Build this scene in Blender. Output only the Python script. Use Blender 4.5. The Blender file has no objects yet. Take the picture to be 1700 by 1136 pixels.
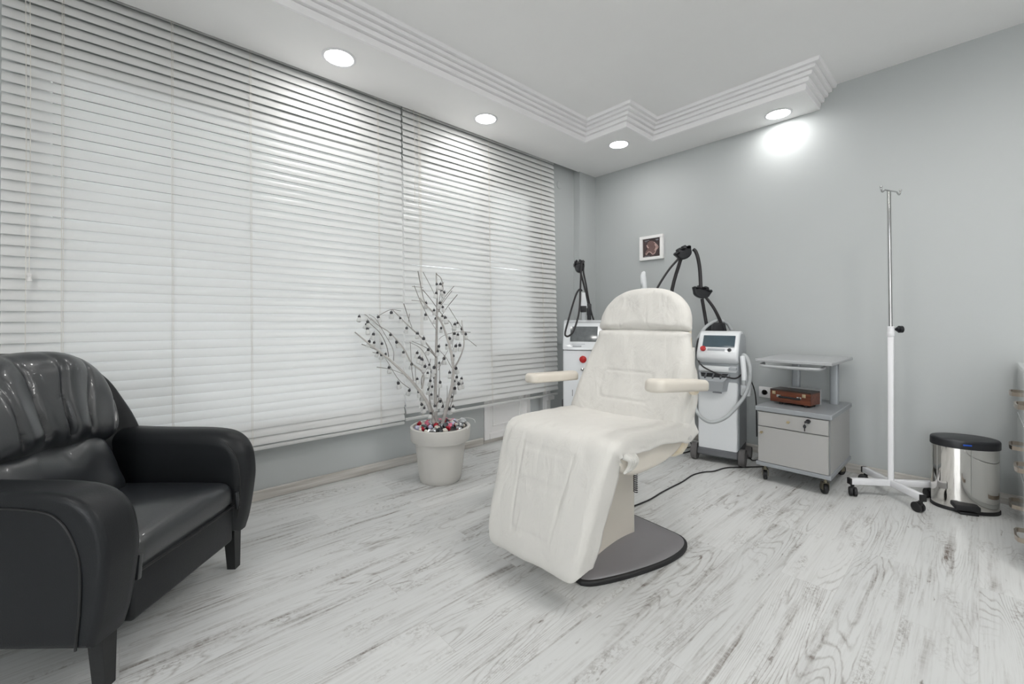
import bpy, bmesh, math, random
from mathutils import Vector, Matrix, noise
random.seed(11)
SC = bpy.context.scene
COL = SC.collection
PI = math.pi
R = math.radians

# ------------------------------------------------------------------ camera and measuring
F, CX, HY, CAMH = 711.0, 850.0, 533.0, 1.05
AZ = math.atan2(775, 711)
SA, CA = math.sin(AZ), math.cos(AZ)

def at(px, py, depth):
    """a point of the room, surveyed from the photograph, at a known distance"""
    r = (px - CX) / F; u = (HY - py) / F
    return Vector((depth * (r * SA + CA), depth * (-r * CA + SA), CAMH + depth * u))

cam_d = bpy.data.cameras.new('camera')
cam = bpy.data.objects.new('camera', cam_d); COL.objects.link(cam)
cam.location = (0, 0, CAMH)
cam.rotation_euler = (PI / 2, 0, AZ - PI / 2)
cam_d.sensor_width = 36; cam_d.lens = F / 1700 * 36
cam_d.shift_y = -(568 - HY) / 1700
cam_d.clip_start = 0.02
SC.camera = cam

L = 3.754          # right wall plane (x)
WY = 2.85          # window wall plane (y)
XB, YB = -2.3, -2.4   # walls behind the camera
CEIL = 2.73
SOF = 2.585

# ------------------------------------------------------------------ materials
def newmat(name):
    m = bpy.data.materials.new(name); m.use_nodes = True
    nt = m.node_tree
    return m, nt, nt.nodes['Principled BSDF']

def mat(name, col, rough=0.5, metal=0.0, var=0.0, vscale=6.0, bump=0.0, bscale=60.0, bstretch=(1, 1, 1), spec=0.5, coat=0.0, trans=0.0):
    m, nt, b = newmat(name)
    N, K = nt.nodes, nt.links
    tc = N.new('ShaderNodeTexCoord')
    b.inputs['Roughness'].default_value = rough
    b.inputs['Metallic'].default_value = metal
    b.inputs['Specular IOR Level'].default_value = spec
    b.inputs['Coat Weight'].default_value = coat
    b.inputs['Transmission Weight'].default_value = trans
    n = N.new('ShaderNodeTexNoise'); n.inputs['Scale'].default_value = vscale; n.inputs['Detail'].default_value = 4
    K.new(tc.outputs['Object'], n.inputs['Vector'])
    mx = N.new('ShaderNodeMix'); mx.data_type = 'RGBA'
    v = max(var, 0.015)
    mx.inputs['A'].default_value = tuple(c * (1 - v) for c in col) + (1,)
    mx.inputs['B'].default_value = tuple(min(1, c * (1 + v)) for c in col) + (1,)
    K.new(n.outputs['Fac'], mx.inputs['Factor']); K.new(mx.outputs['Result'], b.inputs['Base Color'])
    if bump:
        mp = N.new('ShaderNodeMapping'); mp.inputs['Scale'].default_value = bstretch
        K.new(tc.outputs['Object'], mp.inputs['Vector'])
        n2 = N.new('ShaderNodeTexNoise'); n2.inputs['Scale'].default_value = bscale; n2.inputs['Detail'].default_value = 3
        K.new(mp.outputs['Vector'], n2.inputs['Vector'])
        bp = N.new('ShaderNodeBump'); bp.inputs['Strength'].default_value = bump; bp.inputs['Distance'].default_value = 0.01
        K.new(n2.outputs['Fac'], bp.inputs['Height']); K.new(bp.outputs['Normal'], b.inputs['Normal'])
    return m

def emat(name, col, strength):
    m, nt, b = newmat(name)
    b.inputs['Base Color'].default_value = (0.9, 0.9, 0.9, 1)
    b.inputs['Emission Color'].default_value = col + (1,)
    b.inputs['Emission Strength'].default_value = strength
    return m

def slat_mat():
    m, nt, b = newmat('blind_slat'); N, K = nt.nodes, nt.links
    b.inputs['Base Color'].default_value = (0.80, 0.793, 0.782, 1); b.inputs['Roughness'].default_value = 0.30
    tc = N.new('ShaderNodeTexCoord'); mp = N.new('ShaderNodeMapping'); mp.inputs['Scale'].default_value = (6, 400, 400)
    n = N.new('ShaderNodeTexNoise'); n.inputs['Scale'].default_value = 1.0
    bp = N.new('ShaderNodeBump'); bp.inputs['Strength'].default_value = 0.15; bp.inputs['Distance'].default_value = 0.002
    K.new(tc.outputs['Object'], mp.inputs['Vector']); K.new(mp.outputs['Vector'], n.inputs['Vector'])
    K.new(n.outputs['Fac'], bp.inputs['Height']); K.new(bp.outputs['Normal'], b.inputs['Normal'])
    t = N.new('ShaderNodeBsdfTranslucent'); t.inputs['Color'].default_value = (0.84, 0.88, 0.89, 1)
    mx = N.new('ShaderNodeMixShader'); mx.inputs['Fac'].default_value = 0.26
    K.new(b.outputs['BSDF'], mx.inputs[1]); K.new(t.outputs['BSDF'], mx.inputs[2])
    K.new(mx.outputs['Shader'], N['Material Output'].inputs['Surface'])
    return m

def sheer_mat(name, col, fac=0.25, clear=0.0):
    m, nt, b = newmat(name); N, K = nt.nodes, nt.links
    tc = N.new('ShaderNodeTexCoord')
    b.inputs['Base Color'].default_value = col + (1,); b.inputs['Roughness'].default_value = 0.75
    b.inputs['Sheen Weight'].default_value = 0.2
    mp = N.new('ShaderNodeMapping'); mp.inputs['Scale'].default_value = (1.0, 2.2, 1.0)
    n = N.new('ShaderNodeTexNoise'); n.inputs['Scale'].default_value = 7.0; n.inputs['Detail'].default_value = 5; n.inputs['Distortion'].default_value = 0.8
    bp = N.new('ShaderNodeBump'); bp.inputs['Strength'].default_value = 0.35; bp.inputs['Distance'].default_value = 0.03
    K.new(tc.outputs['Object'], mp.inputs['Vector']); K.new(mp.outputs['Vector'], n.inputs['Vector'])
    K.new(n.outputs['Fac'], bp.inputs['Height']); K.new(bp.outputs['Normal'], b.inputs['Normal'])
    t = N.new('ShaderNodeBsdfTranslucent'); t.inputs['Color'].default_value = col + (1,)
    mx = N.new('ShaderNodeMixShader'); mx.inputs['Fac'].default_value = fac
    K.new(b.outputs['BSDF'], mx.inputs[1]); K.new(t.outputs['BSDF'], mx.inputs[2])
    out = mx
    if clear:
        tr = N.new('ShaderNodeBsdfTransparent')
        m2 = N.new('ShaderNodeMixShader'); m2.inputs['Fac'].default_value = clear
        K.new(mx.outputs['Shader'], m2.inputs[1]); K.new(tr.outputs['BSDF'], m2.inputs[2]); out = m2
    K.new(out.outputs['Shader'], N['Material Output'].inputs['Surface'])
    return m

def pane_mat(name, col=(0.97, 0.975, 0.975), gloss=0.06):
    m, nt, b = newmat(name); N, K = nt.nodes, nt.links
    tr = N.new('ShaderNodeBsdfTransparent'); tr.inputs['Color'].default_value = col + (1,)
    gl = N.new('ShaderNodeBsdfGlossy'); gl.inputs['Roughness'].default_value = 0.02
    mx = N.new('ShaderNodeMixShader'); mx.inputs['Fac'].default_value = gloss
    K.new(tr.outputs['BSDF'], mx.inputs[1]); K.new(gl.outputs['BSDF'], mx.inputs[2])
    K.new(mx.outputs['Shader'], N['Material Output'].inputs['Surface'])
    return m

def floor_mat():
    m, nt, b = newmat('whitewashed_planks'); N, K = nt.nodes, nt.links
    def math_(op, a, bb=None, clamp=False):
        n = N.new('ShaderNodeMath'); n.operation = op; n.use_clamp = clamp
        for i, v in enumerate((a, bb)):
            if v is None: continue
            if isinstance(v, (int, float)): n.inputs[i].default_value = v
            else: K.new(v, n.inputs[i])
        return n.outputs[0]
    def ramp(v, p0, p1, c0=0.0, c1=1.0):
        n = N.new('ShaderNodeMapRange'); n.clamp = True
        n.inputs['From Min'].default_value = p0; n.inputs['From Max'].default_value = p1
        n.inputs['To Min'].default_value = c0; n.inputs['To Max'].default_value = c1
        K.new(v, n.inputs['Value']); return n.outputs['Result']
    def nz(vec, w, scale, detail=4, rough=0.55, dist=0.0):
        n = N.new('ShaderNodeTexNoise'); n.noise_dimensions = '4D'
        n.inputs['Scale'].default_value = scale; n.inputs['Detail'].default_value = detail
        n.inputs['Roughness'].default_value = rough; n.inputs['Distortion'].default_value = dist
        K.new(vec, n.inputs['Vector'])
        if w is not None: K.new(w, n.inputs['W'])
        return n.outputs['Fac']
    def mp(scale):
        n = N.new('ShaderNodeMapping'); n.inputs['Scale'].default_value = scale
        K.new(tc.outputs['Object'], n.inputs['Vector']); return n.outputs['Vector']
    tc = N.new('ShaderNodeTexCoord')
    br = N.new('ShaderNodeTexBrick')
    br.offset = 0.37; br.offset_frequency = 2; br.squash = 1.0
    br.inputs['Color1'].default_value = (0, 0, 0, 1); br.inputs['Color2'].default_value = (1, 1, 1, 1)
    br.inputs['Mortar'].default_value = (0.5, 0.5, 0.5, 1)
    br.inputs['Scale'].default_value = 1.0; br.inputs['Mortar Size'].default_value = 0.0009
    br.inputs['Mortar Smooth'].default_value = 0.3; br.inputs['Bias'].default_value = 0.0
    br.inputs['Brick Width'].default_value = 1.25; br.inputs['Row Height'].default_value = 0.187
    K.new(tc.outputs['Object'], br.inputs['Vector'])
    sep = N.new('ShaderNodeSeparateColor'); K.new(br.outputs['Color'], sep.inputs['Color'])
    rnd = math_('MULTIPLY', sep.outputs['Red'], 37.0)
    # fine fibre along the plank
    fib = nz(mp((3.0, 110, 1)), rnd, 1.0, 5, 0.65)
    # worn streaks, broken up by short cross hatching
    st = nz(mp((1.3, 22, 1)), rnd, 1.5, 7, 0.68, 0.25)
    patch = nz(mp((1.25, 4.2, 1)), rnd, 1.2, 3, 0.5)
    hatch = nz(mp((70, 26, 1)), rnd, 1.0, 3, 0.6)
    worn = math_('MULTIPLY', math_('MULTIPLY', ramp(st, 0.50, 0.66), ramp(patch, 0.44, 0.62)), ramp(hatch, 0.30, 0.55, 0.35, 1.0))
    tick = nz(mp((60, 90, 1)), rnd, 1.0, 3, 0.7)
    scr = math_('MULTIPLY', ramp(tick, 0.46, 0.60), ramp(nz(mp((2.2, 11, 1)), rnd, 1.3, 4), 0.54, 0.66))
    # cathedral grain: contour lines of a slow field, strongly stretched
    fld = nz(mp((0.75, 6.5, 1)), rnd, 0.9, 1.5, 0.4, 0.15)
    wob = nz(mp((14, 60, 1)), rnd, 1.0, 3, 0.6)
    ph = math_('ADD', math_('MULTIPLY', fld, 150.0), math_('MULTIPLY', wob, 2.2))
    ln = math_('ABSOLUTE', math_('SINE', ph))
    lines = math_('MULTIPLY', math_('MULTIPLY', ramp(ln, 0.55, 0.0), ramp(nz(mp((1.6, 6, 1)), rnd, 1.0, 4), 0.45, 0.60)), ramp(wob, 0.35, 0.6, 0.4, 1.0))
    # rare dark knots and nicks
    nick = math_('MULTIPLY', ramp(nz(mp((9, 34, 1)), rnd, 1.0, 3, 0.55), 0.68, 0.75), 0.8)
    d = math_('ADD', math_('MULTIPLY', worn, 0.95), math_('MULTIPLY', scr, 0.42))
    d = math_('ADD', d, math_('MULTIPLY', lines, 0.52))
    d = math_('ADD', d, nick)
    d = math_('ADD', d, math_('MULTIPLY', ramp(fib, 0.48, 0.75), 0.20), True)
    base = N.new('ShaderNodeMix'); base.data_type = 'RGBA'
    base.inputs['A'].default_value = (0.57, 0.578, 0.572, 1); base.inputs['B'].default_value = (0.63, 0.635, 0.628, 1)
    K.new(sep.outputs['Red'], base.inputs['Factor'])
    c1 = N.new('ShaderNodeMix'); c1.data_type = 'RGBA'
    K.new(d, c1.inputs['Factor']); K.new(base.outputs['Result'], c1.inputs['A']); c1.inputs['B'].default_value = (0.14, 0.113, 0.095, 1)
    c2 = N.new('ShaderNodeMix'); c2.data_type = 'RGBA'
    K.new(math_('MULTIPLY', br.outputs['Fac'], 0.35), c2.inputs['Factor']); K.new(c1.outputs['Result'], c2.inputs['A']); c2.inputs['B'].default_value = (0.4, 0.38, 0.36, 1)
    K.new(c2.outputs['Result'], b.inputs['Base Color'])
    K.new(ramp(d, 0, 1, 0.34, 0.55), b.inputs['Roughness'])
    b.inputs['Specular IOR Level'].default_value = 0.45
    bp = N.new('ShaderNodeBump'); bp.inputs['Strength'].default_value = 0.25; bp.inputs['Distance'].default_value = 0.002
    K.new(math_('SUBTRACT', math_('MULTIPLY', d, -0.6), br.outputs['Fac']), bp.inputs['Height'])
    K.new(bp.outputs['Normal'], b.inputs['Normal'])
    return m

def scan_mat():
    m, nt, b = newmat('sepia_scan_print'); N, K = nt.nodes, nt.links
    tc = N.new('ShaderNodeTexCoord')
    n = N.new('ShaderNodeTexNoise'); n.inputs['Scale'].default_value = 14; n.inputs['Detail'].default_value = 5; n.inputs['Distortion'].default_value = 1.2
    K.new(tc.outputs['Object'], n.inputs['Vector'])
    cr = N.new('ShaderNodeValToRGB')
    cr.color_ramp.elements[0].position = 0.35; cr.color_ramp.elements[0].color = (0.045, 0.030, 0.032, 1)
    cr.color_ramp.elements[1].position = 0.75; cr.color_ramp.elements[1].color = (0.085, 0.055, 0.055, 1)
    K.new(n.outputs['Fac'], cr.inputs['Fac']); K.new(cr.outputs['Color'], b.inputs['Base Color'])
    b.inputs['Roughness'].default_value = 0.25
    return m

def wood_mat(name, c0, c1, sc=(20, 2, 30)):
    m, nt, b = newmat(name); N, K = nt.nodes, nt.links
    tc = N.new('ShaderNodeTexCoord'); mp = N.new('ShaderNodeMapping'); mp.inputs['Scale'].default_value = sc
    n = N.new('ShaderNodeTexNoise'); n.inputs['Scale'].default_value = 2.5; n.inputs['Detail'].default_value = 5
    K.new(tc.outputs['Object'], mp.inputs['Vector']); K.new(mp.outputs['Vector'], n.inputs['Vector'])
    cr = N.new('ShaderNodeValToRGB')
    cr.color_ramp.elements[0].position = 0.3; cr.color_ramp.elements[0].color = c0 + (1,)
    cr.color_ramp.elements[1].position = 0.7; cr.color_ramp.elements[1].color = c1 + (1,)
    K.new(n.outputs['Fac'], cr.inputs['Fac']); K.new(cr.outputs['Color'], b.inputs['Base Color'])
    b.inputs['Roughness'].default_value = 0.4
    return m

M = dict(
    wall=mat('grey_wall_paint', (0.455, 0.475, 0.475), 0.6, var=0.02, vscale=2.0, bump=0.04, bscale=180),
    white_wall=mat('white_wall_paint', (0.62, 0.62, 0.61), 0.7),
    ceil=mat('ceiling_paint', (0.86, 0.855, 0.85), 0.75, var=0.01),
    cornice=mat('cornice_paint', (0.88, 0.87, 0.875), 0.6),
    floor=floor_mat(),
    skirt=wood_mat('skirting_wood', (0.40, 0.375, 0.34), (0.62, 0.60, 0.57), (1.2, 1.2, 30)),
    slat=slat_mat(),
    rail=mat('blind_rail', (0.78, 0.76, 0.71), 0.4),
    cord=mat('blind_cord', (0.74, 0.71, 0.66), 0.8),
    pvc=mat('white_pvc', (0.82, 0.81, 0.80), 0.35),
    greypost=mat('grey_post', (0.50, 0.52, 0.52), 0.45),
    glass=pane_mat('window_glass'), tinted=pane_mat('tinted_window_glass', (.93, .94, .945)),
    leather=mat('black_leather', (0.014, 0.0165, 0.020), 0.36, var=0.2, vscale=3, bump=0.05, bscale=240, spec=0.9, coat=0.3),
    sideleather=mat('black_grained_leather', (0.010, 0.0115, 0.0135), 0.42, var=0.2, vscale=3, bump=0.08, bscale=260, spec=0.35),
    piping=mat('black_piping', (0.006, 0.006, 0.007), 0.5),
    blackwood=mat('black_stained_wood', (0.012, 0.013, 0.014), 0.45, bump=0.1, bscale=40),
    cream=mat('cream_vinyl', (0.66, 0.615, 0.545), 0.45, var=0.02, bump=0.03, bscale=120),
    creamshell=mat('cream_shell', (0.72, 0.64, 0.50), 0.4),
    cover=sheer_mat('white_disposable_cover', (0.69, 0.672, 0.635), 0.1),
    sheer=sheer_mat('sheer_cover_edge', (0.88, 0.87, 0.84), 0.3, 0.35),
    plate=mat('grey_base_plate', (0.20, 0.19, 0.20), 0.38, var=0.04),
    rubber=mat('black_rubber', (0.010, 0.010, 0.011), 0.55),
    hose=mat('black_hose', (0.018, 0.016, 0.018), 0.5),
    greyhose=mat('grey_hose', (0.42, 0.44, 0.45), 0.4),
    devwhite=mat('device_white', (0.74, 0.76, 0.78), 0.28, coat=0.3),
    devgrey=mat('device_grey', (0.36, 0.38, 0.40), 0.4),
    devdark=mat('device_dark_grey', (0.115, 0.12, 0.13), 0.45),
    wheel=mat('grey_wheel', (0.11, 0.105, 0.105), 0.6),
    screen=mat('device_screen', (0.055, 0.085, 0.105), 0.12, spec=0.7, var=0.25, vscale=9),
    screen2=mat('device_screen_striped', (0.13, 0.14, 0.145), 0.15, spec=0.6, var=0.3, vscale=30),
    red=mat('red_plastic', (0.48, 0.012, 0.014), 0.3),
    darkpl=mat('dark_plastic', (0.012, 0.013, 0.016), 0.4),
    lam=mat('light_grey_laminate', (0.36, 0.356, 0.348), 0.45),
    lamtop=mat('grey_laminate_top', (0.27, 0.285, 0.30), 0.4),
    lamgrey=mat('grey_edge_laminate', (0.20, 0.205, 0.21), 0.45),
    shelf=mat('pale_grey_shelf', (0.36, 0.37, 0.38), 0.4),
    greymetal=mat('grey_metal', (0.34, 0.36, 0.38), 0.4, metal=0.3),
    forkmetal=mat('dull_yellowish_metal', (0.22, 0.20, 0.15), 0.4, metal=0.7),
    brass=mat('pale_brass', (0.55, 0.46, 0.30), 0.35, metal=0.8),
    chrome=mat('chrome', (0.50, 0.50, 0.50), 0.12, metal=1.0),
    steel=mat('polished_steel', (0.74, 0.72, 0.69), 0.07, metal=1.0),
    whitemetal=mat('white_enamel', (0.74, 0.74, 0.76), 0.35),
    casewood=wood_mat('reddish_brown_wood', (0.085, 0.022, 0.010), (0.19, 0.055, 0.024)),
    caselid=mat('dark_brown_top', (0.035, 0.022, 0.018), 0.4),
    blue=mat('blue_label', (0.02, 0.09, 0.5), 0.3),
    bronze=mat('brushed_bronze', (0.45, 0.39, 0.33), 0.28, metal=1.0),
    gloss=mat('white_gloss_front', (0.82, 0.85, 0.86), 0.08, coat=0.6),
    pot=mat('pale_pot_plastic', (0.54, 0.525, 0.495), 0.5, var=0.03, vscale=5, bump=0.05, bscale=90),
    soil=mat('dark_filling', (0.10, 0.10, 0.10), 0.9, bump=0.6, bscale=40),
    bark=mat('whitewashed_bark', (0.44, 0.42, 0.40), 0.75, var=0.3, vscale=28, bump=0.5, bscale=60),
    twig=mat('grey_twig', (0.24, 0.22, 0.20), 0.8, var=0.25, vscale=30),
    capgrey=mat('dark_cap', (0.06, 0.06, 0.065), 0.35, metal=0.4),
    bell=sheer_mat('frosted_white_bell', (0.80, 0.80, 0.79), 0.35, 0.15),
    foilred=mat('red_foil', (0.36, 0.01, 0.025), 0.25, metal=0.3),
    foilpink=mat('pink_foil', (0.68, 0.17, 0.26), 0.3, metal=0.2),
    foilsilver=mat('silver_foil', (0.55, 0.56, 0.58), 0.2, metal=0.8),
    foilgrey=mat('charcoal_foil', (0.05, 0.055, 0.06), 0.3, metal=0.3),
    foilcream=mat('cream_pebble', (0.62, 0.58, 0.52), 0.5),
    foillilac=mat('pale_lilac_foil', (0.52, 0.51, 0.66), 0.3),
    scan=scan_mat(),
    scanlight=mat('sepia_highlight', (0.52, 0.36, 0.33), 0.3, var=0.25, vscale=40),
    scanmid=mat('sepia_midtone', (0.15, 0.085, 0.078), 0.3, var=0.3, vscale=40),
    inkgrey=mat('grey_print', (0.30, 0.31, 0.34), 0.5),
    lamp=emat('lamp_diffuser', (1.0, 1.0, 1.0), 14.0),
)

# ------------------------------------------------------------------ object helpers
def tag(o, label=None, cat=None, group=None, kind=None):
    if label: o['label'] = label
    if cat: o['category'] = cat
    if group: o['group'] = group
    if kind: o['kind'] = kind
    return o

def thing(name, label, cat, loc=(0, 0, 0), rz=0.0, group=None):
    o = bpy.data.objects.new(name, None); COL.objects.link(o)
    o.location = loc; o.rotation_euler = (0, 0, rz); o.empty_display_size = 0.1
    return tag(o, label, cat, group)

def rootmat(o):
    return Matrix.Translation(o.location) @ o.rotation_euler.to_matrix().to_4x4()

def ob(name, bm, mats, parent=None, world=None, smooth=35, label=None):
    """link a bmesh as ONE object; world=root: its points were given in room coordinates"""
    if world is not None:
        bmesh.ops.transform(bm, matrix=rootmat(world).inverted(), verts=bm.verts)
    bmesh.ops.recalc_face_normals(bm, faces=bm.faces)
    me = bpy.data.meshes.new(name); bm.to_mesh(me); bm.free()
    for mm in (mats if isinstance(mats, (list, tuple)) else [mats]): me.materials.append(mm)
    if smooth:
        me.shade_smooth()
        me.set_sharp_from_angle(angle=R(smooth))
    o = bpy.data.objects.new(name, me); COL.objects.link(o)
    if parent is not None: o.parent = parent
    if label: o['label'] = label
    return o

def B(): return bmesh.new()

def struct(name, bm, m, smooth=30):
    return tag(ob(name, bm, m, smooth=smooth), kind='structure')

def box(bm, c, s, bev=0.0, seg=2, rot=None, mi=0):
    r = bmesh.ops.create_cube(bm, size=1.0)
    vs = r['verts']
    mx = Matrix.Translation(Vector(c)) @ (rot.to_4x4() if rot is not None else Matrix.Identity(4)) @ Matrix.Diagonal((s[0], s[1], s[2], 1))
    bmesh.ops.transform(bm, matrix=mx, verts=vs)
    fs = list({f for v in vs for f in v.link_faces})
    if bev > 0:
        es = list({e for v in vs for e in v.link_edges})
        rb = bmesh.ops.bevel(bm, geom=es, offset=bev, segments=seg, profile=0.5, affect='EDGES')
        fs = list({f for f in rb['faces']} | {f for f in fs if f.is_valid})
    if mi:
        for f in fs:
            if f.is_valid: f.material_index = mi
    return bm

def span(bm, lo, hi, bev=0.0, seg=2, mi=0):
    lo = Vector(lo); hi = Vector(hi)
    return box(bm, (lo + hi) / 2, hi - lo, bev, seg, mi=mi)

def loft(bm, rings, cap0=True, cap1=True, closed=True, mi=0):
    vv = [[bm.verts.new(p) for p in ring] for ring in rings]
    n = len(vv[0])
    for a, b in zip(vv, vv[1:]):
        for i in range(n if closed else n - 1):
            j = (i + 1) % n
            f = bm.faces.new((a[i], a[j], b[j], b[i])); f.material_index = mi
    if closed:
        if cap0: bm.faces.new(list(reversed(vv[0]))).material_index = mi
        if cap1: bm.faces.new(vv[-1]).material_index = mi
    return vv

def catmull(pts, k=6):
    pts = [Vector(p) for p in pts]
    if len(pts) < 3 or k <= 1: return pts
    ext = [pts[0] * 2 - pts[1]] + pts + [pts[-1] * 2 - pts[-2]]
    out = []
    for i in range(1, len(ext) - 2):
        p0, p1, p2, p3 = ext[i - 1:i + 3]
        for j in range(k):
            t = j / k
            out.append(0.5 * ((2 * p1) + (p2 - p0) * t + (2 * p0 - 5 * p1 + 4 * p2 - p3) * t * t + (3 * p1 - p0 - 3 * p2 + p3) * t ** 3))
    out.append(pts[-1])
    return out

def tube(bm, pts, r, n=8, k=6, mi=0):
    """round tube through pts; r a number or (start, end)"""
    P = catmull(pts, k)
    r0, r1 = (r, r) if isinstance(r, (int, float)) else r
    tan = [((P[min(i + 1, len(P) - 1)] - P[max(i - 1, 0)]).normalized()) for i in range(len(P))]
    up = Vector((0, 0, 1)) if abs(tan[0].z) < 0.9 else Vector((1, 0, 0))
    nrm = tan[0].cross(up).normalized()
    rings = []
    for i, p in enumerate(P):
        nrm = (nrm - tan[i] * nrm.dot(tan[i]))
        nrm = nrm.normalized() if nrm.length > 1e-6 else tan[i].orthogonal().normalized()
        bi = tan[i].cross(nrm)
        rr = r0 + (r1 - r0) * i / max(1, len(P) - 1)
        rings.append([p + (nrm * math.cos(2 * PI * j / n) + bi * math.sin(2 * PI * j / n)) * rr for j in range(n)])
    loft(bm, rings, mi=mi)
    return bm

def cyl(bm, p0, p1, r0, r1=None, n=24, mi=0):
    return tube(bm, [p0, p1], (r0, r0 if r1 is None else r1), n, 1, mi)

def lathe(bm, prof, n=48, c=(0, 0, 0), ax=1.0, ay=1.0, rot=0.0, mi=0, frame=None, caps=True):
    """(radius, height) profile turned about z (or about the z of frame)"""
    c = Vector(c); cr, sr = math.cos(rot), math.sin(rot)
    rings = []
    for (r, z) in prof:
        ring = []
        for j in range(n):
            a = 2 * PI * j / n
            x, y = max(r, 1e-5) * ax * math.cos(a), max(r, 1e-5) * ay * math.sin(a)
            p = Vector((x * cr - y * sr, x * sr + y * cr, z))
            if frame is not None: p = frame @ p
            ring.append(c + p)
        rings.append(ring)
    loft(bm, rings, caps, caps, mi=mi)
    return bm

def inset(out, d):
    n = len(out); res = []
    area = sum(out[i][0] * out[(i + 1) % n][1] - out[(i + 1) % n][0] * out[i][1] for i in range(n))
    sg = 1 if area > 0 else -1
    for i in range(n):
        a, b, c = Vector(out[i - 1]), Vector(out[i]), Vector(out[(i + 1) % n])
        t1 = (b - a); t2 = (c - b)
        t1 = t1.normalized() if t1.length > 1e-9 else t2.normalized(); t2 = t2.normalized() if t2.length > 1e-9 else t1
        n1 = Vector((-t1.y, t1.x)) * sg; n2 = Vector((-t2.y, t2.x)) * sg
        h = (n1 + n2)
        h = h.normalized() if h.length > 1e-6 else n1
        k = 1 / max(0.5, h.dot(n1))
        res.append(b + h * d * k)
    return res

def rprism(bm, out, a0, a1, R0, R1, fn, seg=5, mi=0, disp=None):
    """outline in two axes, extruded along a third from a0 to a1 with rounded rims of radius R0/R1; fn(u, v, a) -> point"""
    rings = []
    for j in range(seg + 1):
        ph = PI / 2 * j / seg
        rings.append((a0 + R0 * (1 - math.sin(ph)), R0 * (1 - math.cos(ph))))
    rings.reverse()
    # start: fully inset at a0
    st = [(a0 + R0 * (1 - math.cos(PI / 2 * j / seg)), R0 * (1 - math.sin(PI / 2 * j / seg))) for j in range(seg + 1)]
    en = [(a1 - R1 * (1 - math.cos(PI / 2 * j / seg)), R1 * (1 - math.sin(PI / 2 * j / seg))) for j in range(seg + 1)]
    seq = st + list(reversed(en))
    rr = []
    for (a, d) in seq:
        o2 = inset(out, d) if d > 1e-6 else [Vector(p) for p in out]
        rr.append([fn(p.x, p.y, a) for p in o2])
    loft(bm, rr, mi=mi)
    return bm

def closed_smooth(pts, k=6):
    n = len(pts); out = []
    P = [Vector(p) for p in pts]
    for i in range(n):
        p0, p1, p2, p3 = P[i - 1], P[i], P[(i + 1) % n], P[(i + 2) % n]
        for j in range(k):
            t = j / k
            out.append(0.5 * ((2 * p1) + (p2 - p0) * t + (2 * p0 - 5 * p1 + 4 * p2 - p3) * t * t + (3 * p1 - p0 - 3 * p2 + p3) * t ** 3))
    return out

def rrect(w, h, r, n=6, cx=0.0, cy=0.0):
    pts = []
    for (sx, sy, a0) in ((1, 1, 0), (-1, 1, 90), (-1, -1, 180), (1, -1, 270)):
        for j in range(n + 1):
            a = R(a0 + 90 * j / n)
            pts.append(Vector((cx + sx * (w / 2 - r) + r * math.cos(a), cy + sy * (h / 2 - r) + r * math.sin(a))))
    return pts

def pillow(bm, out, T, Tb, Rr, fn, disp=None, rings=26, c=None, mi=0):
    """star-shaped outline (u, v) puffed to thickness T in front and Tb behind; fn(u, v, n) -> point"""
    n = len(out)
    c = Vector(c) if c is not None else sum((Vector(p) for p in out), Vector((0, 0))) / n
    rho = [1 - (1 - i / rings) ** 1.0 for i in range(rings + 1)]
    rho = [math.sin(PI / 2 * x) ** 0.9 for x in rho]
    def prof(p, po, q):
        d = (1 - q) * (Vector(po) - c).length
        x = min(1.0, d / Rr)
        return math.sqrt(max(0.0, 1 - (1 - x) ** 2))
    front, back = [], []
    for q in rho[1:]:
        fr, bk = [], []
        for po in out:
            p = c + (Vector(po) - c) * q
            h = prof(p, po, q)
            dd = disp(p.x, p.y) if disp else 0.0
            fr.append(fn(p.x, p.y, T * h + dd * h)); bk.append(fn(p.x, p.y, -Tb * h))
        front.append(fr); back.append(bk)
    fv = [[bm.verts.new(p) for p in r] for r in front]
    bv = [[bm.verts.new(p) for p in r] for r in back[:-1]] + [fv[-1]]
    cf = bm.verts.new(fn(c.x, c.y, T + (disp(c.x, c.y) if disp else 0))); cb = bm.verts.new(fn(c.x, c.y, -Tb))
    for vv, cc in ((fv, cf), (bv, cb)):
        for i in range(n):
            bm.faces.new((cc, vv[0][i], vv[0][(i + 1) % n])).material_index = mi
        for a, b in zip(vv, vv[1:]):
            for i in range(n):
                j = (i + 1) % n
                bm.faces.new((a[i], b[i], b[j], a[j])).material_index = mi
    return bm

def copy_tree(o, parent=None):
    c = o.copy(); COL.objects.link(c)
    if parent is not None: c.parent = parent
    for ch in list(o.children): copy_tree(ch, c)
    return c

# ================================================================== THE ROOM
bm = B(); span(bm, (XB - .15, YB - .15, -0.12), (L + .15, WY + .15, 0)); struct('floor', bm, M['floor'], smooth=0)
bm = B(); span(bm, (XB - .15, YB - .15, CEIL), (L + .15, WY + .15, CEIL + .15)); struct('ceiling', bm, M['ceil'], smooth=0)
bm = B(); span(bm, (L, YB - .15, 0), (L + .15, WY + .15, CEIL)); struct('wall_right', bm, M['wall'], smooth=0)
WX0, WX1, WZ0, WZ1, DX1 = -0.30, 2.285, 0.42, 2.26, 3.11
bm = B()
span(bm, (XB - .15, WY, 0), (WX1, WY + .15, WZ0))
span(bm, (XB - .15, WY, WZ1), (L, WY + .15, CEIL))
span(bm, (XB - .15, WY, WZ0), (WX0, WY + .15, WZ1))
span(bm, (DX1, WY, 0), (L, WY + .15, WZ1))
struct('wall_left', bm, M['wall'], smooth=0)
bm = B()
span(bm, (XB - .15, YB - .15, 0), (L, YB, CEIL)); struct('wall_back', bm, M['white_wall'], smooth=0)
bm = B()
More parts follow.
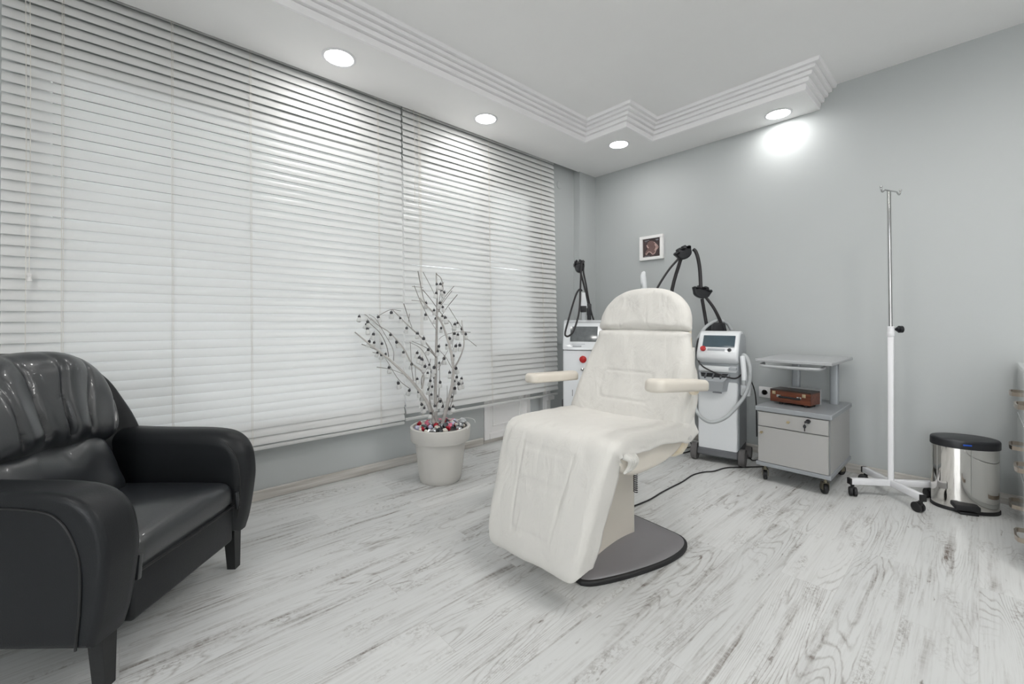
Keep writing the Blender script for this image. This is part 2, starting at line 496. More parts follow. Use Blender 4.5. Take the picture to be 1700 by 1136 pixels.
span(bm, (XB - .15, YB, 0), (XB, WY, 0.25)); span(bm, (XB - .15, YB, 2.5), (XB, WY, CEIL))
span(bm, (XB - .15, YB, 0.25), (XB, -1.9, 2.5)); span(bm, (XB - .15, .1, 0.25), (XB, WY, 2.5))
struct('wall_front', bm, M['white_wall'], smooth=0)
bm = B(); span(bm, (-12, -12, -0.35), (20, 20, -0.2)); struct('ground', bm, mat('pavement', (0.32, 0.32, 0.31), 0.9, var=0.1), smooth=0)

bm = B(); span(bm, (-3.5, WY + .16, 2.45), (6.0, 8.6, 2.6)); struct('sky_blocker', bm, mat('sky_blocker_grey', (0.22, 0.21, 0.20), 0.9), smooth=0)  # unseen slab added outside, hides the bright sky between the upper slats

# column in the far corner
bm = B(); span(bm, (3.49, 2.775, 0), (L, WY, CEIL)); struct('trim_1', bm, M['wall'], smooth=0)

# dropped soffit (L shape with a square step in the corner) and its stepped cornice
poly = [(XB, 2.79), (L, 2.79), (L, 0.79), (3.37, 0.79), (3.37, 1.895), (2.965, 1.895), (2.965, 2.30), (XB, 2.30)]
bm = B()
vb = [bm.verts.new((x, y, SOF)) for x, y in poly]; vt = [bm.verts.new((x, y, CEIL)) for x, y in poly]
bm.faces.new(vb); bm.faces.new(vt)
for i in range(len(poly)):
    j = (i + 1) % len(poly); bm.faces.new((vb[i], vb[j], vt[j], vt[i]))
struct('trim_2', bm, M['ceil'], smooth=0)
path = [(XB, 2.30), (2.965, 2.30), (2.965, 1.895), (3.37, 1.895), (3.37, 0.79), (L, 0.79)]
def offs(path, d):
    res = []
    for i, p in enumerate(path):
        p = Vector(p); ns = []
        for a, b in ((i - 1, i), (i, i + 1)):
            if a < 0 or b >= len(path): continue
            t = (Vector(path[b]) - Vector(path[a])).normalized(); ns.append(Vector((t.y, -t.x)))
        if len(ns) == 1: res.append(p + ns[0] * d)
        else: res.append(p + (ns[0] + ns[1]) * d if abs(ns[0].dot(ns[1])) < .5 else p + ns[0] * d)
    return res
H = CEIL - SOF
prof = []
steps = [(0.012, 0.0, 0.30), (0.034, 0.30, 0.50), (0.056, 0.50, 0.68), (0.080, 0.68, 0.84), (0.105, 0.84, 1.0)]
for (d, a, b_) in steps:
    if a > 0: prof += [(pd, SOF + H * a - .0035), (pd - .007, SOF + H * a - .003), (pd - .007, SOF + H * a + .002)]
    prof += [(d, SOF + H * a + .003), (d + .005, SOF + H * b_ - .004)]
    pd = d + .005
bm = B()
rings = []
for (d, z) in [(-.002, SOF)] + prof + [(0.113, CEIL)]:
    rings.append([(p.x, p.y, z) for p in offs(path, d)])
vv = [[bm.verts.new(p) for p in r] for r in rings]
for a, b_ in zip(vv, vv[1:]):
    for i in range(len(a) - 1): bm.faces.new((a[i], a[i + 1], b_[i + 1], b_[i]))
struct('trim_3', bm, M['cornice'], smooth=0)

# skirting boards
bm = B(); span(bm, (XB, WY - .018, 0), (2.275, WY, .06), .004, 1); struct('baseboard_left', bm, M['skirt'])
bm = B(); span(bm, (L - .018, YB, 0), (L, 2.775, .06), .004, 1); struct('baseboard_right', bm, M['skirt'])

# windows and door behind the blinds
def frame_bm(x0, x1, z0, z1, w=.06, y=WY + .04, d=.06, mull=()):
    bm = B()
    span(bm, (x0, y, z0), (x0 + w, y + d, z1), .004, 1); span(bm, (x1 - w, y, z0), (x1, y + d, z1), .004, 1)
    span(bm, (x0 + w, y, z0), (x1 - w, y + d, z0 + w), .004, 1); span(bm, (x0 + w, y, z1 - w), (x1 - w, y + d, z1), .004, 1)
    for (a, b_) in mull: span(bm, (a, y, z0 + w), (b_, y + d, z1 - w), .004, 1)
    return bm
w1 = struct('window_1', frame_bm(WX0, 2.285, WZ0, WZ1, .07, mull=((1.42, 1.58),)), M['pvc'])
bm = B(); span(bm, (WX0 + .05, WY + .065, WZ0 + .05), (1.43, WY + .075, WZ1 - .05)); ob('pane', bm, M['tinted'], w1, smooth=0)
bm = B(); span(bm, (1.57, WY + .065, WZ0 + .05), (2.23, WY + .075, WZ1 - .05)); ob('pane', bm, M['tinted'], w1, smooth=0)
bm = frame_bm(2.29, 2.84, .03, WZ1, .055, y=WY - .012, d=.075)
span(bm, (2.345, WY - .012, .70), (2.785, WY + .06, .80), .004, 1)
d1 = struct('door_1', bm, M['pvc'])
bm = B(); span(bm, (2.34, WY + .02, .08), (2.79, WY + .045, .71))
for (a, b_, z0, z1) in ((2.40, 2.735, .13, .145), (2.40, 2.735, .655, .67), (2.40, 2.415, .145, .655), (2.72, 2.735, .145, .655)):
    span(bm, (a, WY + .010, z0), (b_, WY + .03, z1), .003, 1)
ob('panel', bm, M['pvc'], d1)
bm = B(); span(bm, (2.34, WY + .02, .79), (2.79, WY + .03, WZ1 - .05)); ob('pane', bm, M['tinted'], d1, smooth=0)
bm = B(); span(bm, (2.29, WY, 0), (2.84, WY + .15, .03)); ob('threshold', bm, M['skirt'], d1, smooth=0)
bm = B()
span(bm, (2.85, WY - .005, 0), (2.965, WY + .1, WZ1), .004, 1)
struct('trim_4', bm, M['greypost'])
bm = B(); span(bm, (2.965, WY + .03, 0), (3.05, WY + .1, WZ1)); struct('trim_5', bm, M['greypost'])
bm = B(); span(bm, (3.05, WY - .02, 0), (DX1, WY + .1, WZ1), .004, 1); span(bm, (3.04, WY - .05, .285), (3.135, WY - .02, .32), .004, 1)
struct('trim_6', bm, M['pvc'])
# unseen window added behind the camera to let in fill daylight
bm = B()
for (a, b_, c_, d_) in ((-1.9, .1, .25, .32), (-1.9, .1, 2.43, 2.5)): span(bm, (XB - .1, a, c_), (XB - .04, b_, d_))
for y in (-1.9, -.935, .03): span(bm, (XB - .1, y, .32), (XB - .04, y + .07, 2.43))
w2 = struct('fill_window', bm, M['pvc'])
bm = B(); span(bm, (XB - .075, -1.9, .28), (XB - .065, .1, 2.46)); ob('pane', bm, M['glass'], w2, smooth=0)

# ================================================================== BLINDS
def make_blind(label, x0, x1, ztop, zlast, zrail, ytop, ybot, ladders, pitch, cords, tassel=None):
    t = thing('venetian_blind', label, 'blind', ((x0 + x1) / 2, ytop, zrail))
    zr = lambda z: ytop + (ybot - ytop) * (ztop - z) / (ztop - zrail)
    bm = B(); span(bm, (x0, ytop - .028, ztop - .012), (x1, ytop + .028, ztop + .045), .003, 1)
    ob('headrail', bm, M['rail'], t, world=t)
    bm = B(); span(bm, (x0, ytop - .045, ztop - .035), (x1, ytop - .034, ztop + .04), .003, 1)
    ob('valance', bm, M['rail'], t, world=t)
    bm = B()
    n = int((ztop - .045 - zlast) / pitch) + 1
    W_ = .0532
    for i in range(n):
        z = zlast + .025 + pitch * i
        y = zr(z)
        th = R(66.5 + random.uniform(-1.8, 1.8)); tw = random.uniform(-.0015, .0015)
        cs = []
        for q, side in ((-1, 0), (-.6, 0), (-.2, 0), (.2, 0), (.6, 0), (1, 0), (1, 1), (.6, 1), (.2, 1), (-.2, 1), (-.6, 1), (-1, 1)):
            u = q * W_ / 2; bow = .0058 * (1 - q * q); v = -bow + (-.0012 if side == 0 else .0012)
            cs.append((u * math.cos(th) + v * math.sin(th), u * math.sin(th) - v * math.cos(th)))
        # the upper edge lies on the window side, the bow towards the room
        nx = 8
        rings = []
        for k in range(nx + 1):
            xx = x0 + .004 + (x1 - x0 - .008) * k / nx
            dz = tw * (k / nx - .5) * 2 + .0008 * math.sin(k * 1.7 + i)
            rings.append([(xx, y + a, z + b_ + dz) for a, b_ in [(c[0], c[1]) for c in cs]])
        loft(bm, rings)
    ob('slats', bm, M['slat'], t, world=t, smooth=50)
    bm = B(); y = zr(zrail)
    box(bm, ((x0 + x1) / 2, y, zrail + .011), (x1 - x0 - .006, .016, .020), .004, 2, Matrix.Rotation(R(12), 3, 'X'))
    ob('bottom_rail', bm, M['slat'], t, world=t)
    for x in ladders:
        bm = B()
        for s in (-.016, .022):
            tube(bm, [(x, ytop + s, ztop), (x, zr(zlast) + s, zlast), (x, zr(zrail) + s, zrail + .02)], .0011, 5, 1)
        tube(bm, [(x + .006, ytop - .018, ztop), (x + .006, zr(zrail) - .018, zrail + .02)], .0009, 5, 1)
        ob('ladder_cord', bm, M['cord'], t, world=t)
    for (x, zb, y_) in cords:
        bm = B(); tube(bm, [(x, ytop - .05, ztop), (x + .004, y_, (ztop + zb) / 2), (x, y_, zb)], .0013, 6, 4)
        ob('pull_cord', bm, M['cord'], t, world=t)
    if tassel:
        bm = B(); lathe(bm, [(.002, .0), (.008, -.004), (.0085, -.012), (.006, -.016), (.009, -.03), (.009, -.034), (.001, -.035)], 16, tassel)
        ob('tassel', bm, M['pvc'], t, world=t)
    return t
def wx(px, Y=2.8):
    r = (px - CX) / F
    return Y * (r * SA + CA) / (-r * CA + SA)
make_blind('wide white slatted venetian blind behind the black leather armchair', -.372, 1.499, 2.64, .345, .315, 2.825, 2.765,
           [wx(103), wx(285), wx(415), wx(627)], .0467, [(wx(44), .72, 2.755), (wx(51), 1.255, 2.755)], (wx(51), 2.755, 1.255))
make_blind('white slatted venetian blind beside the corner column, its bottom rail hanging clear of the slats', 1.503, 3.14, 2.64, .385, .335, 2.825, 2.765,
           [1.63, wx(697), 2.30, wx(898)], .0467, [(wx(683), 1.9, 2.755)])

# ================================================================== DOWNLIGHTS
def downlight(name, label, loc, z, rad=.078, group=None, power=1.6):
    t = thing(name, label, 'ceiling light', (loc[0], loc[1], z), 0, group)
    bm = B(); lathe(bm, [(rad, .004), (rad + .016, .004), (rad + .016, -.003), (rad + .004, -.006), (rad, -.004), (rad, .004)], 40, caps=False)
    bm2 = B(); lathe(bm2, [(rad, .002), (rad, -.003), (0, -.0035)], 40)
    ob('trim_ring', bm, M['whitemetal'], t); ob('diffuser', bm2, M['lamp'], t)
    ld = bpy.data.lights.new('lamp', 'AREA'); ld.shape = 'DISK'; ld.size = rad * 2; ld.energy = power; ld.color = (1.0, .985, .96)
    lo = bpy.data.objects.new('lamp', ld); COL.objects.link(lo); lo.location = (0, 0, -.012); lo.parent = t
    return t
G = 'round recessed downlights'
downlight('downlight', 'large round downlight in the soffit above the left blind, nearest of four', (.945, 2.52), SOF, .078)
downlight('downlight', 'round downlight in the soffit above the right-hand blind', (2.05, 2.53), SOF, .075)
downlight('downlight', 'round downlight under the square soffit step in the corner', (3.20, 2.115), SOF, .075)
downlight('downlight', 'round downlight near the soffit end, lighting the grey wall', (3.60, 1.005), SOF, .075, power=0.9)

# ================================================================== BLACK ARMCHAIR
AC = thing('armchair', 'black leather armchair with pleated back and rolled arms at the left edge', 'armchair', (.165, 1.935, 0), R(-41.4))
arm_side = catmull([(.038, .158), (.056, .22), (.074, .33), (.080, .42), (.062, .51), (.008, .567), (-.09, .588), (-.30, .592), (-.52, .60)], 6)
arm_side = [Vector((p.x, p.y)) for p in [Vector((q[0], q[1], 0)) for q in arm_side]] + [Vector(p) for p in ((-.62, .60), (-.64, .58), (-.62, .35), (-.60, .17), (-.58, .158), (-.40, .158), (-.2, .158))]
for s in (-1, 1):
    bm = B()
    rprism(bm, arm_side, .238, .385 if s < 0 else .335, .055, .022, lambda u, v, a, s=s: Vector((u, s * (a + .012 * max(0, (v - .3) / .3) ** 2), v)), 7)
    arm = ob('armrest', bm, M['sideleather'], AC, smooth=60)
    bm = B()
    pts = [(.006, .163), (.018, .30), (.014, .42), (-.03, .515), (-.11, .545), (-.30, .552), (-.60, .556)]
    tube(bm, [(x, s * ((.3875 if s < 0 else .3375) + .012 * max(0, (z - .3) / .3) ** 2), z) for x, z in pts], .0035, 8, 6)
    ob('piping', bm, M['piping'], arm)
    if s < 0: continue
    bm = B()
    tube(bm, [(.052, s * .238, .235), (.064, s * .2385, .33), (.050, s * .24, .47), (.0, s * .242, .545)], .0022, 6, 6)
    ob('seam', bm, M['piping'], arm)
# seat cushion, crowned, rounded front edge
bm = B(); span(bm, (-.50, -.245, .26), (.045, .245, .385), .045, 6)
bmesh.ops.subdivide_edges(bm, edges=[e for e in bm.edges if e.calc_length() > .2], cuts=10, use_grid_fill=True)
for v in bm.verts:
    if v.co.z > .33:
        v.co.z += .022 * (1 - (v.co.y / .26) ** 2) * (1 - min(1, max(0, (v.co.x + .1) / .16)) ** 2) + .004 * noise.noise(v.co * 7)
    if v.co.z < .30 and v.co.x > 0: v.co.x -= .012
ob('seat_cushion', bm, M['leather'], AC, smooth=60)
bm = B(); span(bm, (-.58, -.242, .135), (.032, .242, .285), .012, 3); ob('front_rail', bm, M['sideleather'], AC, smooth=60)
bm = B(); tube(bm, [(.043, -.235, .285), (.046, 0, .283), (.043, .235, .285)], .004, 8, 6); ob('piping', bm, M['piping'], AC)
for s in (-1, 1):
    bm = B(); box(bm, (.05, s * .240, .305), (.014, .016, .075), .005, 2, Matrix.Rotation(R(s * 6), 3, 'X')); ob('seam_tab', bm, M['leather'], AC)
# back: lumbar roll, pleated upper cushion, outer shell
bdir = Vector((-.24, 0, .971)); bnor = Vector((.971, 0, .24)); b0 = Vector((-.40, 0, .36))
bf = lambda y, s, n: b0 + Vector((0, y, 0)) + bdir * s + bnor * n - Vector((1, 0, 0)) * (-.55 * y * y)
lum = closed_smooth([(-.235, .0), (-.252, .10), (-.255, .21), (-.21, .265), (0, .272), (.12, .262), (.165, .20), (.178, .10), (.17, .0), (0, -.01)], 8)
def lum_d(y, s):
    return -.008 * max(0, math.cos((y + .06 * s) * 38)) * max(0, (s - .13) / .12) + .006 * noise.noise(Vector((y * 9, s * 9, 2)))
bm = B(); pillow(bm, lum, .085, .06, .10, bf, lum_d, 26); ob('lumbar_cushion', bm, M['leather'], AC, smooth=70)
upp = closed_smooth([(-.255, .255), (-.268, .34), (-.262, .43), (-.235, .515), (-.17, .575), (-.08, .592), (0, .594), (.08, .584), (.145, .556), (.185, .505), (.205, .43), (.210, .34), (.190, .245), (.13, .212), (0, .220), (-.19, .232)], 12)
def upp_d(y, s):
    q = y / (.62 + .8 * (s - .23))
    f = max(0.0, min(1.0, (.60 - s) / .12)) * (1 - .45 * min(1, abs(y) / .27))
    f2 = max(0, 1 - (s - .23) / .20)
    w = math.cos(q * 50 + 1.6 * noise.noise(Vector((y * 5, s * 4, .3))))
    fold = -max(0, w) ** 5 * 1.2
    ed = min(1, max(0, (s - .235) / .07)); fold *= ed * ed * (3 - 2 * ed)
    return .021 * fold * (.35 + .65 * f) * (.45 + .8 * f2) + .016 * noise.noise(Vector((y * 10, s * 4.5, 5))) + .01 * math.sin(q * 26 + 1)
bm = B(); pillow(bm, upp, .100, .06, .10, bf, upp_d, 48); ob('back_cushion', bm, M['leather'], AC, smooth=70)
shell = [Vector(p) for p in closed_smooth([(-.335, .14), (-.34, .40), (-.335, .60), (-.315, .72), (-.285, .82), (-.22, .895), (-.10, .925), (0, .928), (.10, .925), (.22, .895), (.285, .82), (.315, .72), (.335, .60), (.34, .40), (.335, .14), (0, .138)], 5)]
bm = B()
rprism(bm, shell, -.11, .0, .03, .035, lambda u, v, a: Vector((-.475 + a - .30 * max(0, v - .38) - .02 * (1 - (v - .38)) + .15 * (u / .335) ** 2, u, v)), 5)
ob('back_shell', bm, M['sideleather'], AC, smooth=60)
bm = B(); span(bm, (-.60, -.30, .125), (-.02, .30, .14)); ob('bottom_panel', bm, M['piping'], AC, smooth=0)
for (x, y) in ((.0, -.304), (.0, .288), (-.55, -.285), (-.55, .285)):
    bm = B()
    rings = []
    for z, h, dx in ((0, .017, .006), (.15, .0225, 0), (.18, .0225, 0)):
        sx = 1 if x > -.2 else -1
        rings.append([(x + sx * dx + a * h, y + b_ * h, z) for a, b_ in ((-1, -1), (1, -1), (1, 1), (-1, 1))])
    loft(bm, rings)
    ob('leg', bm, M['blackwood'], AC, smooth=20)

# ================================================================== WHITE TREATMENT CHAIR
TC = thing('treatment_chair', 'white reclining treatment chair under a disposable cover in the middle of the room', 'treatment chair', (1.595, 1.222, 0), R(3.0))
PLS = .955
pl = closed_smooth([(-.245, -.14), (-.238, -.195), (-.18, -.235), (-.02, -.285), (.18, -.32), (.34, -.31), (.43, -.25), (.445, -.12), (.445, .12), (.43, .25), (.34, .31), (.18, .32), (-.02, .285), (-.18, .235), (-.238, .195), (-.245, .14)], 5)
pl = [p * PLS for p in pl]
rotp = Matrix.Rotation(R(-8), 3, 'Z')
pf = lambda u, v, a: rotp @ Vector((u, v, a))
bm = B(); pillow(bm, inset(pl, .012), .016, .0, .10, lambda u, v, n: pf(u, v, .018 + n), lambda u, v: .03 * max(0, 1 - ((u - .02) / .25) ** 2 - (v / .2) ** 2), 14)
base = ob('base_plate', bm, M['plate'], TC, smooth=50)
bm = B()
rprism(bm, pl, .0, .02, .004, .008, pf, 3); ob('rubber_edge', bm, M['rubber'], base, smooth=50)
bm = B()
rings = []
for z, x0, x1, y in ((.03, -.14, .24, .115), (.25, -.15, .235, .115), (.44, -.16, .25, .12)):
    rings.append([Vector((q.x, q.y, z)) for q in rrect(x1 - x0, 2 * y, .02, 4, (x0 + x1) / 2, 0)])
loft(bm, rings); ob('column', bm, M['cream'], TC, smooth=40)
# seat cushion with its round underside
seat_side = closed_smooth([(-.215, .56), (-.19, .585), (.0, .578), (.30, .565), (.37, .55), (.375, .50), (.33, .455), (.20, .425), (.02, .420), (-.10, .435), (-.20, .49)], 6)
bm = B(); rprism(bm, seat_side, -.284, .284, .03, .03, lambda u, v, a: Vector((u, a * (1 + .10 * (u + .2)), v - .006)), 5); ob('seat', bm, M['cream'], TC, smooth=60)
leg_side = closed_smooth([(-.215, .560), (-.250, .54), (-.345, .33), (-.395, .15), (-.39, .115), (-.365, .105), (-.33, .13), (-.24, .32), (-.155, .48), (-.15, .54)], 6)
bm = B(); rprism(bm, leg_side, -1, 1, .0, .0, lambda u, v, a: Vector((u + .006, a * (.185 + .075 * min(1, max(0, (v - .08) / .45))), v)), 2); ob('leg_rest', bm, M['cream'], TC, smooth=60)
# the disposable cover over seat and leg rest: one sheet with rounded sides and a ragged hem
cp = catmull([(-.350, .112), (-.380, .094), (-.410, .104), (-.417, .145), (-.388, .25), (-.335, .40), (-.278, .535), (-.235, .583), (-.16, .598), (.0, .596), (.20, .584), (.34, .585), (.39, .61)], 10)
bm = B()
rows = []
nP = len(cp)
for i, p in enumerate(cp):
    p = Vector((p[0], 0, p[1]))
    a, b_ = cp[max(i - 1, 0)], cp[min(i + 1, nP - 1)]
    tn = Vector((b_[0] - a[0], 0, b_[1] - a[1])).normalized(); nr = Vector((-tn.z, 0, tn.x))
    s = i / (nP - 1)
    ends = min(1, max(0, (i - 8) / 22))
    hw = .165 + .07 * math.sin(PI / 2 * min(1, max(0, i / 30))) if i < 30 else .235 + .062 * min(1, (i - 30) / 40)
    if i > 78: hw = .297 + .03 * min(1, (i - 78) / 30)
    rr = .032 + .004 * math.sin(i * .3)
    knee = math.exp(-((i - 68) / 7) ** 2)
    row = []
    m_ = 96
    for side in (-1, 1):
        # drop of the hem at this side
        dr = (.045 + .035 * ends) if i < 66 else .040 + .012 * noise.noise(Vector((i * .13, side * 3, 1)))
        dr += -.02 * knee + .003 * noise.noise(Vector((i * .3, side * 7, 4)))
        if i >= nP - 24: dr += .0022 * (i - (nP - 24))
        pts = []
        for k in range(8):
            q = k / 7
            fl = (.008 if i > 60 else .004) * noise.noise(Vector((i * .22, q * 2.0, side * 5))) * (1 - q) + .003 * (1 - q) * math.sin(i * .4 + side)
            pts.append((side * (hw + fl), -rr - (dr - .0) * (1 - q)))
        for k in range(1, 7):
            an = PI / 2 * k / 6
            pts.append((side * (hw - rr + rr * math.cos(an)), -rr + rr * math.sin(an)))
        if side == -1: left = pts
        else: right = list(reversed(pts))
    mid = [((hw - rr) * (-1 + 2 * k / m_), 0) for k in range(1, m_)]
    for (y, n_) in left + mid + right:
        d = .0035 * noise.noise(Vector((p.x * 7, y * 11, p.z * 6))) + .002 * noise.noise(Vector((p.x * 22, y * 25, p.z * 20)))
        # seat hollow towards the backrest
        if i > 80: d -= .012 * (1 - min(1, abs(y) / .28) ** 2) * min(1, (i - 80) / 20)
        # stitched quilt outline on the leg rest
        if 30 < i < 64:
            ty = (i - 36) / 22.0
            ed = min(abs(abs(y) - (.10 + .035 * ty)) / .006, 9) if 0 <= ty <= 1 else 9
            eh = min(abs(i - 36), abs(i - 58), abs(i - 49)) / .5 if abs(y) < .10 + .035 * ty else 9
            q = min(ed, eh)
            d -= .0038 * math.exp(-q * q)
        row.append(p + nr * (n_ + d) + Vector((0, y, 0)))
    rows.append(row)
vv = [[bm.verts.new(p) for p in r] for r in rows]
for a, b_ in zip(vv, vv[1:]):
    for i in range(len(a) - 1):
        bm.faces.new((a[i], a[i + 1], b_[i + 1], b_[i]))
bm.normal_update()
sc_ = ob('seat_cover', bm, M['cover'], TC, smooth=80)
md = sc_.modifiers.new('thickness', 'SOLIDIFY'); md.thickness = .0015; md.offset = 0
# gathered tuft of the cover at the near knee
bm = B()
for k in range(7):
    a = k * .9
    tube(bm, [(-.19 + .012 * k, -.292, .53), (-.175 + .008 * k, -.312 - .004 * (k % 3), .515), (-.17 + .010 * k, -.305, .49 - .006 * (k % 2)), (-.19 + .01 * k, -.296, .465)], (.012, .004), 7, 5)
ob('cover_gather', bm, M['sheer'], TC, smooth=80)
# backrest and headrest on a leaning frame
q0 = Vector((.335, 0, .555)); tl = Vector((.325, 0, .946)).normalized(); nl = Vector((-.946, 0, .325)).normalized()
def backf(y, s, n): return q0 + Vector((0, y, 0)) + tl * (s - .0) + nl * n + Vector((-.10 * (max(0, s - .45)) ** 2, 0, 0))
bo = closed_smooth([(-.298, -.03), (-.318, .08), (-.322, .20), (-.308, .33), (-.280, .43), (-.270, .462), (-.14, .470), (0, .472), (.14, .470), (.232, .462), (.240, .43), (.268, .33), (.298, .20), (.315, .08), (.312, -.03), (.15, -.06), (0, -.065), (-.15, -.06)], 7)
def back_d(y, s):
    d = .006 * noise.noise(Vector((y * 8, s * 6, 3))) + .003 * noise.noise(Vector((y * 22, s * 13, 8)))
    # stitched rounded panel
    qx, qy = abs(y) - .145 + .025, abs(s - .155) - .075 + .025
    sd = math.hypot(max(qx, 0), max(qy, 0)) + min(max(qx, qy), 0) - .025
    return d - .0045 * math.exp(-(sd / .005) ** 2) + .02 * min(1, (abs(y) / .3)) ** 2 * max(0, 1 - s / .4)
bm = B(); pillow(bm, bo, .045, .045, .05, backf, back_d, 56, (0, .2)); ob('backrest', bm, M['cover'], TC, smooth=80)
ho = closed_smooth([(-.268, .470), (-.276, .515), (-.270, .56), (-.247, .612), (-.192, .668), (-.11, .702), (-.015, .711), (.08, .702), (.16, .668), (.212, .612), (.236, .56), (.242, .515), (.234, .470), (.12, .462), (0, .460), (-.14, .462)], 7)
def head_d(y, s): return .006 * noise.noise(Vector((y * 9, s * 7, 13))) + .003 * noise.noise(Vector((y * 26, s * 12, 18)))
bm = B(); pillow(bm, ho, .05, .045, .055, backf, head_d, 34, (0, .575)); ob('headrest', bm, M['cover'], TC, smooth=80)
bs = inset(closed_smooth([(-.29, -.12), (-.305, .20), (-.26, .45), (-.22, .62), (0, .68), (.22, .62), (.26, .45), (.305, .20), (.29, -.12), (.0, -.14)], 6), .0)
bm = B(); rprism(bm, bs, -.085, -.035, .02, .0, backf, 4); ob('back_shell', bm, M['creamshell'], TC, smooth=50)
# sheer edge of the cover hanging down behind the near side
bm = B()
rows = []
for i in range(22):
    s = .40 - .46 * i / 21
    row = []
    for k in range(9):
        q = k / 8
        y = -(.315 - .06 * max(0, (s - .2) / .25)) - .012 * math.sin(q * 3) - .004 * math.sin(i * 1.1 + k) * q
        row.append(backf(y, s + .02 * noise.noise(Vector((i * .3, k * .2, 2))), .012 - .105 * q))
    rows.append(row)
vv = [[bm.verts.new(p) for p in r] for r in rows]
for a, b_ in zip(vv, vv[1:]):
    for i in range(8): bm.faces.new((a[i], a[i + 1], b_[i + 1], b_[i]))
o = ob('cover_side', bm, M['sheer'], TC, smooth=80)
md = o.modifiers.new('thickness', 'SOLIDIFY'); md.thickness = .001
# arms: padded bars with the front ends a little higher
for s, x0, x1, z0, z1, yo in ((-1, -.135, .345, .818, .772, .385), (1, -.002, .40, .765, .745, .365)):
    ds = Vector((x1 - x0, 0, z1 - z0)); ln = ds.length; ds.normalize(); up = Vector((-ds.z, 0, ds.x))
    bm = B()
    ao = rrect(ln, .088, .036, 6, ln / 2, 0)
    rprism(bm, ao, -.05, .0, .012, .02, lambda u, v, a, s=s: Vector((x0, s * yo, z0 + .012)) + ds * u + Vector((0, v, 0)) + up * (a + .004 * noise.noise(Vector((u * 14, v * 20, s)))), 5)
    a_ = ob('armrest', bm, M['cream'], TC, smooth=60)
    if s > 0: continue
    bm = B(); pe = Vector((x1 - .06, s * yo, z1 - .03))
    tube(bm, [pe, pe + Vector((.05, -s * .03, -.02)), (.46, s * .27, z1 - .06)], .014, 10, 6)
    ob('arm_bracket', bm, M['creamshell'], a_)
# lift frame under the back and the coiled lead
bm = B(); span(bm, (.20, -.16, .40), (.40, .16, .50), .02, 2); ob('tilt_housing', bm, M['creamshell'], TC)
bm = B(); pts = []
for i in range(150):
    a = i * .8
    pts.append((.17 + .009 * math.cos(a), -.15 + .009 * math.sin(a), .43 - .0012 * i))
tube(bm, pts, .0022, 5, 1); ob('coiled_lead', bm, M['hose'], TC)

# ================================================================== POTTED DECORATIVE BRANCHES
def flp(px, py, z=0.0):
    return at(px, py, (CAMH - z) * F / (py - HY))
PC = Vector((1.575, 2.42, 0))
PB = thing('potted_branches', 'whitewashed bare branches standing in a round pale pot before the blinds', 'potted branches', PC)
bm = B()
lathe(bm, [(0, 0), (.128, 0), (.134, .006), (.140, .04), (.166, .255), (.168, .262), (.190, .266), (.193, .272), (.198, .345), (.197, .354), (.190, .358), (.180, .356), (.176, .345), (.172, .315), (0, .315)], 64)
ob('pot', bm, M['pot'], PB, smooth=40)
bm = B(); lathe(bm, [(.174, .300), (.172, .318), (.12, .334), (.05, .345), (0, .347)], 40); ob('filling', bm, M['soil'], PB, smooth=60)
D0 = PC.x * CA + PC.y * SA
def C2(x, y, d=0.0): return at(560 + x / 2.838, 430 + y / 2.838, D0 + d)
main = [
    ('branch', [(465, 790, 0), (462, 640, .0), (465, 480, .01), (468, 330, .0), (470, 200, -.01), (466, 66, 0)], (.0125, .0045)),
    ('branch', [(458, 790, -.02), (425, 680, -.05), (370, 600, -.08), (320, 545, -.1), (240, 470, -.12), (150, 400, -.14), (83, 345, -.15)], (.0125, .004)),
    ('branch', [(492, 790, -.03), (520, 680, -.06), (543, 580, -.08), (543, 480, -.07), (520, 380, -.05), (485, 290, -.03), (430, 230, -.02), (388, 184, 0)], (.0125, .004)),
    ('branch', [(398, 610, -.07), (405, 540, -.03), (350, 490, 0), (310, 420, .02), (250, 350, .03), (190, 310, .04), (122, 245, .05)], (.006, .003)),
    ('branch', [(464, 462, .01), (450, 440, .03), (400, 375, .06), (330, 310, .08), (260, 240, .1)], (.0065, .003)),
    ('branch', [(543, 520, -.07), (565, 490, -.1), (588, 440, -.12), (597, 390, -.12), (586, 290, -.1)], (.006, .003)),
    ('branch', [(475, 760, .03), (440, 690, .08), (432, 600, .1), (440, 520, .12), (400, 430, .13), (340, 392, .14)], (.006, .002)),
]
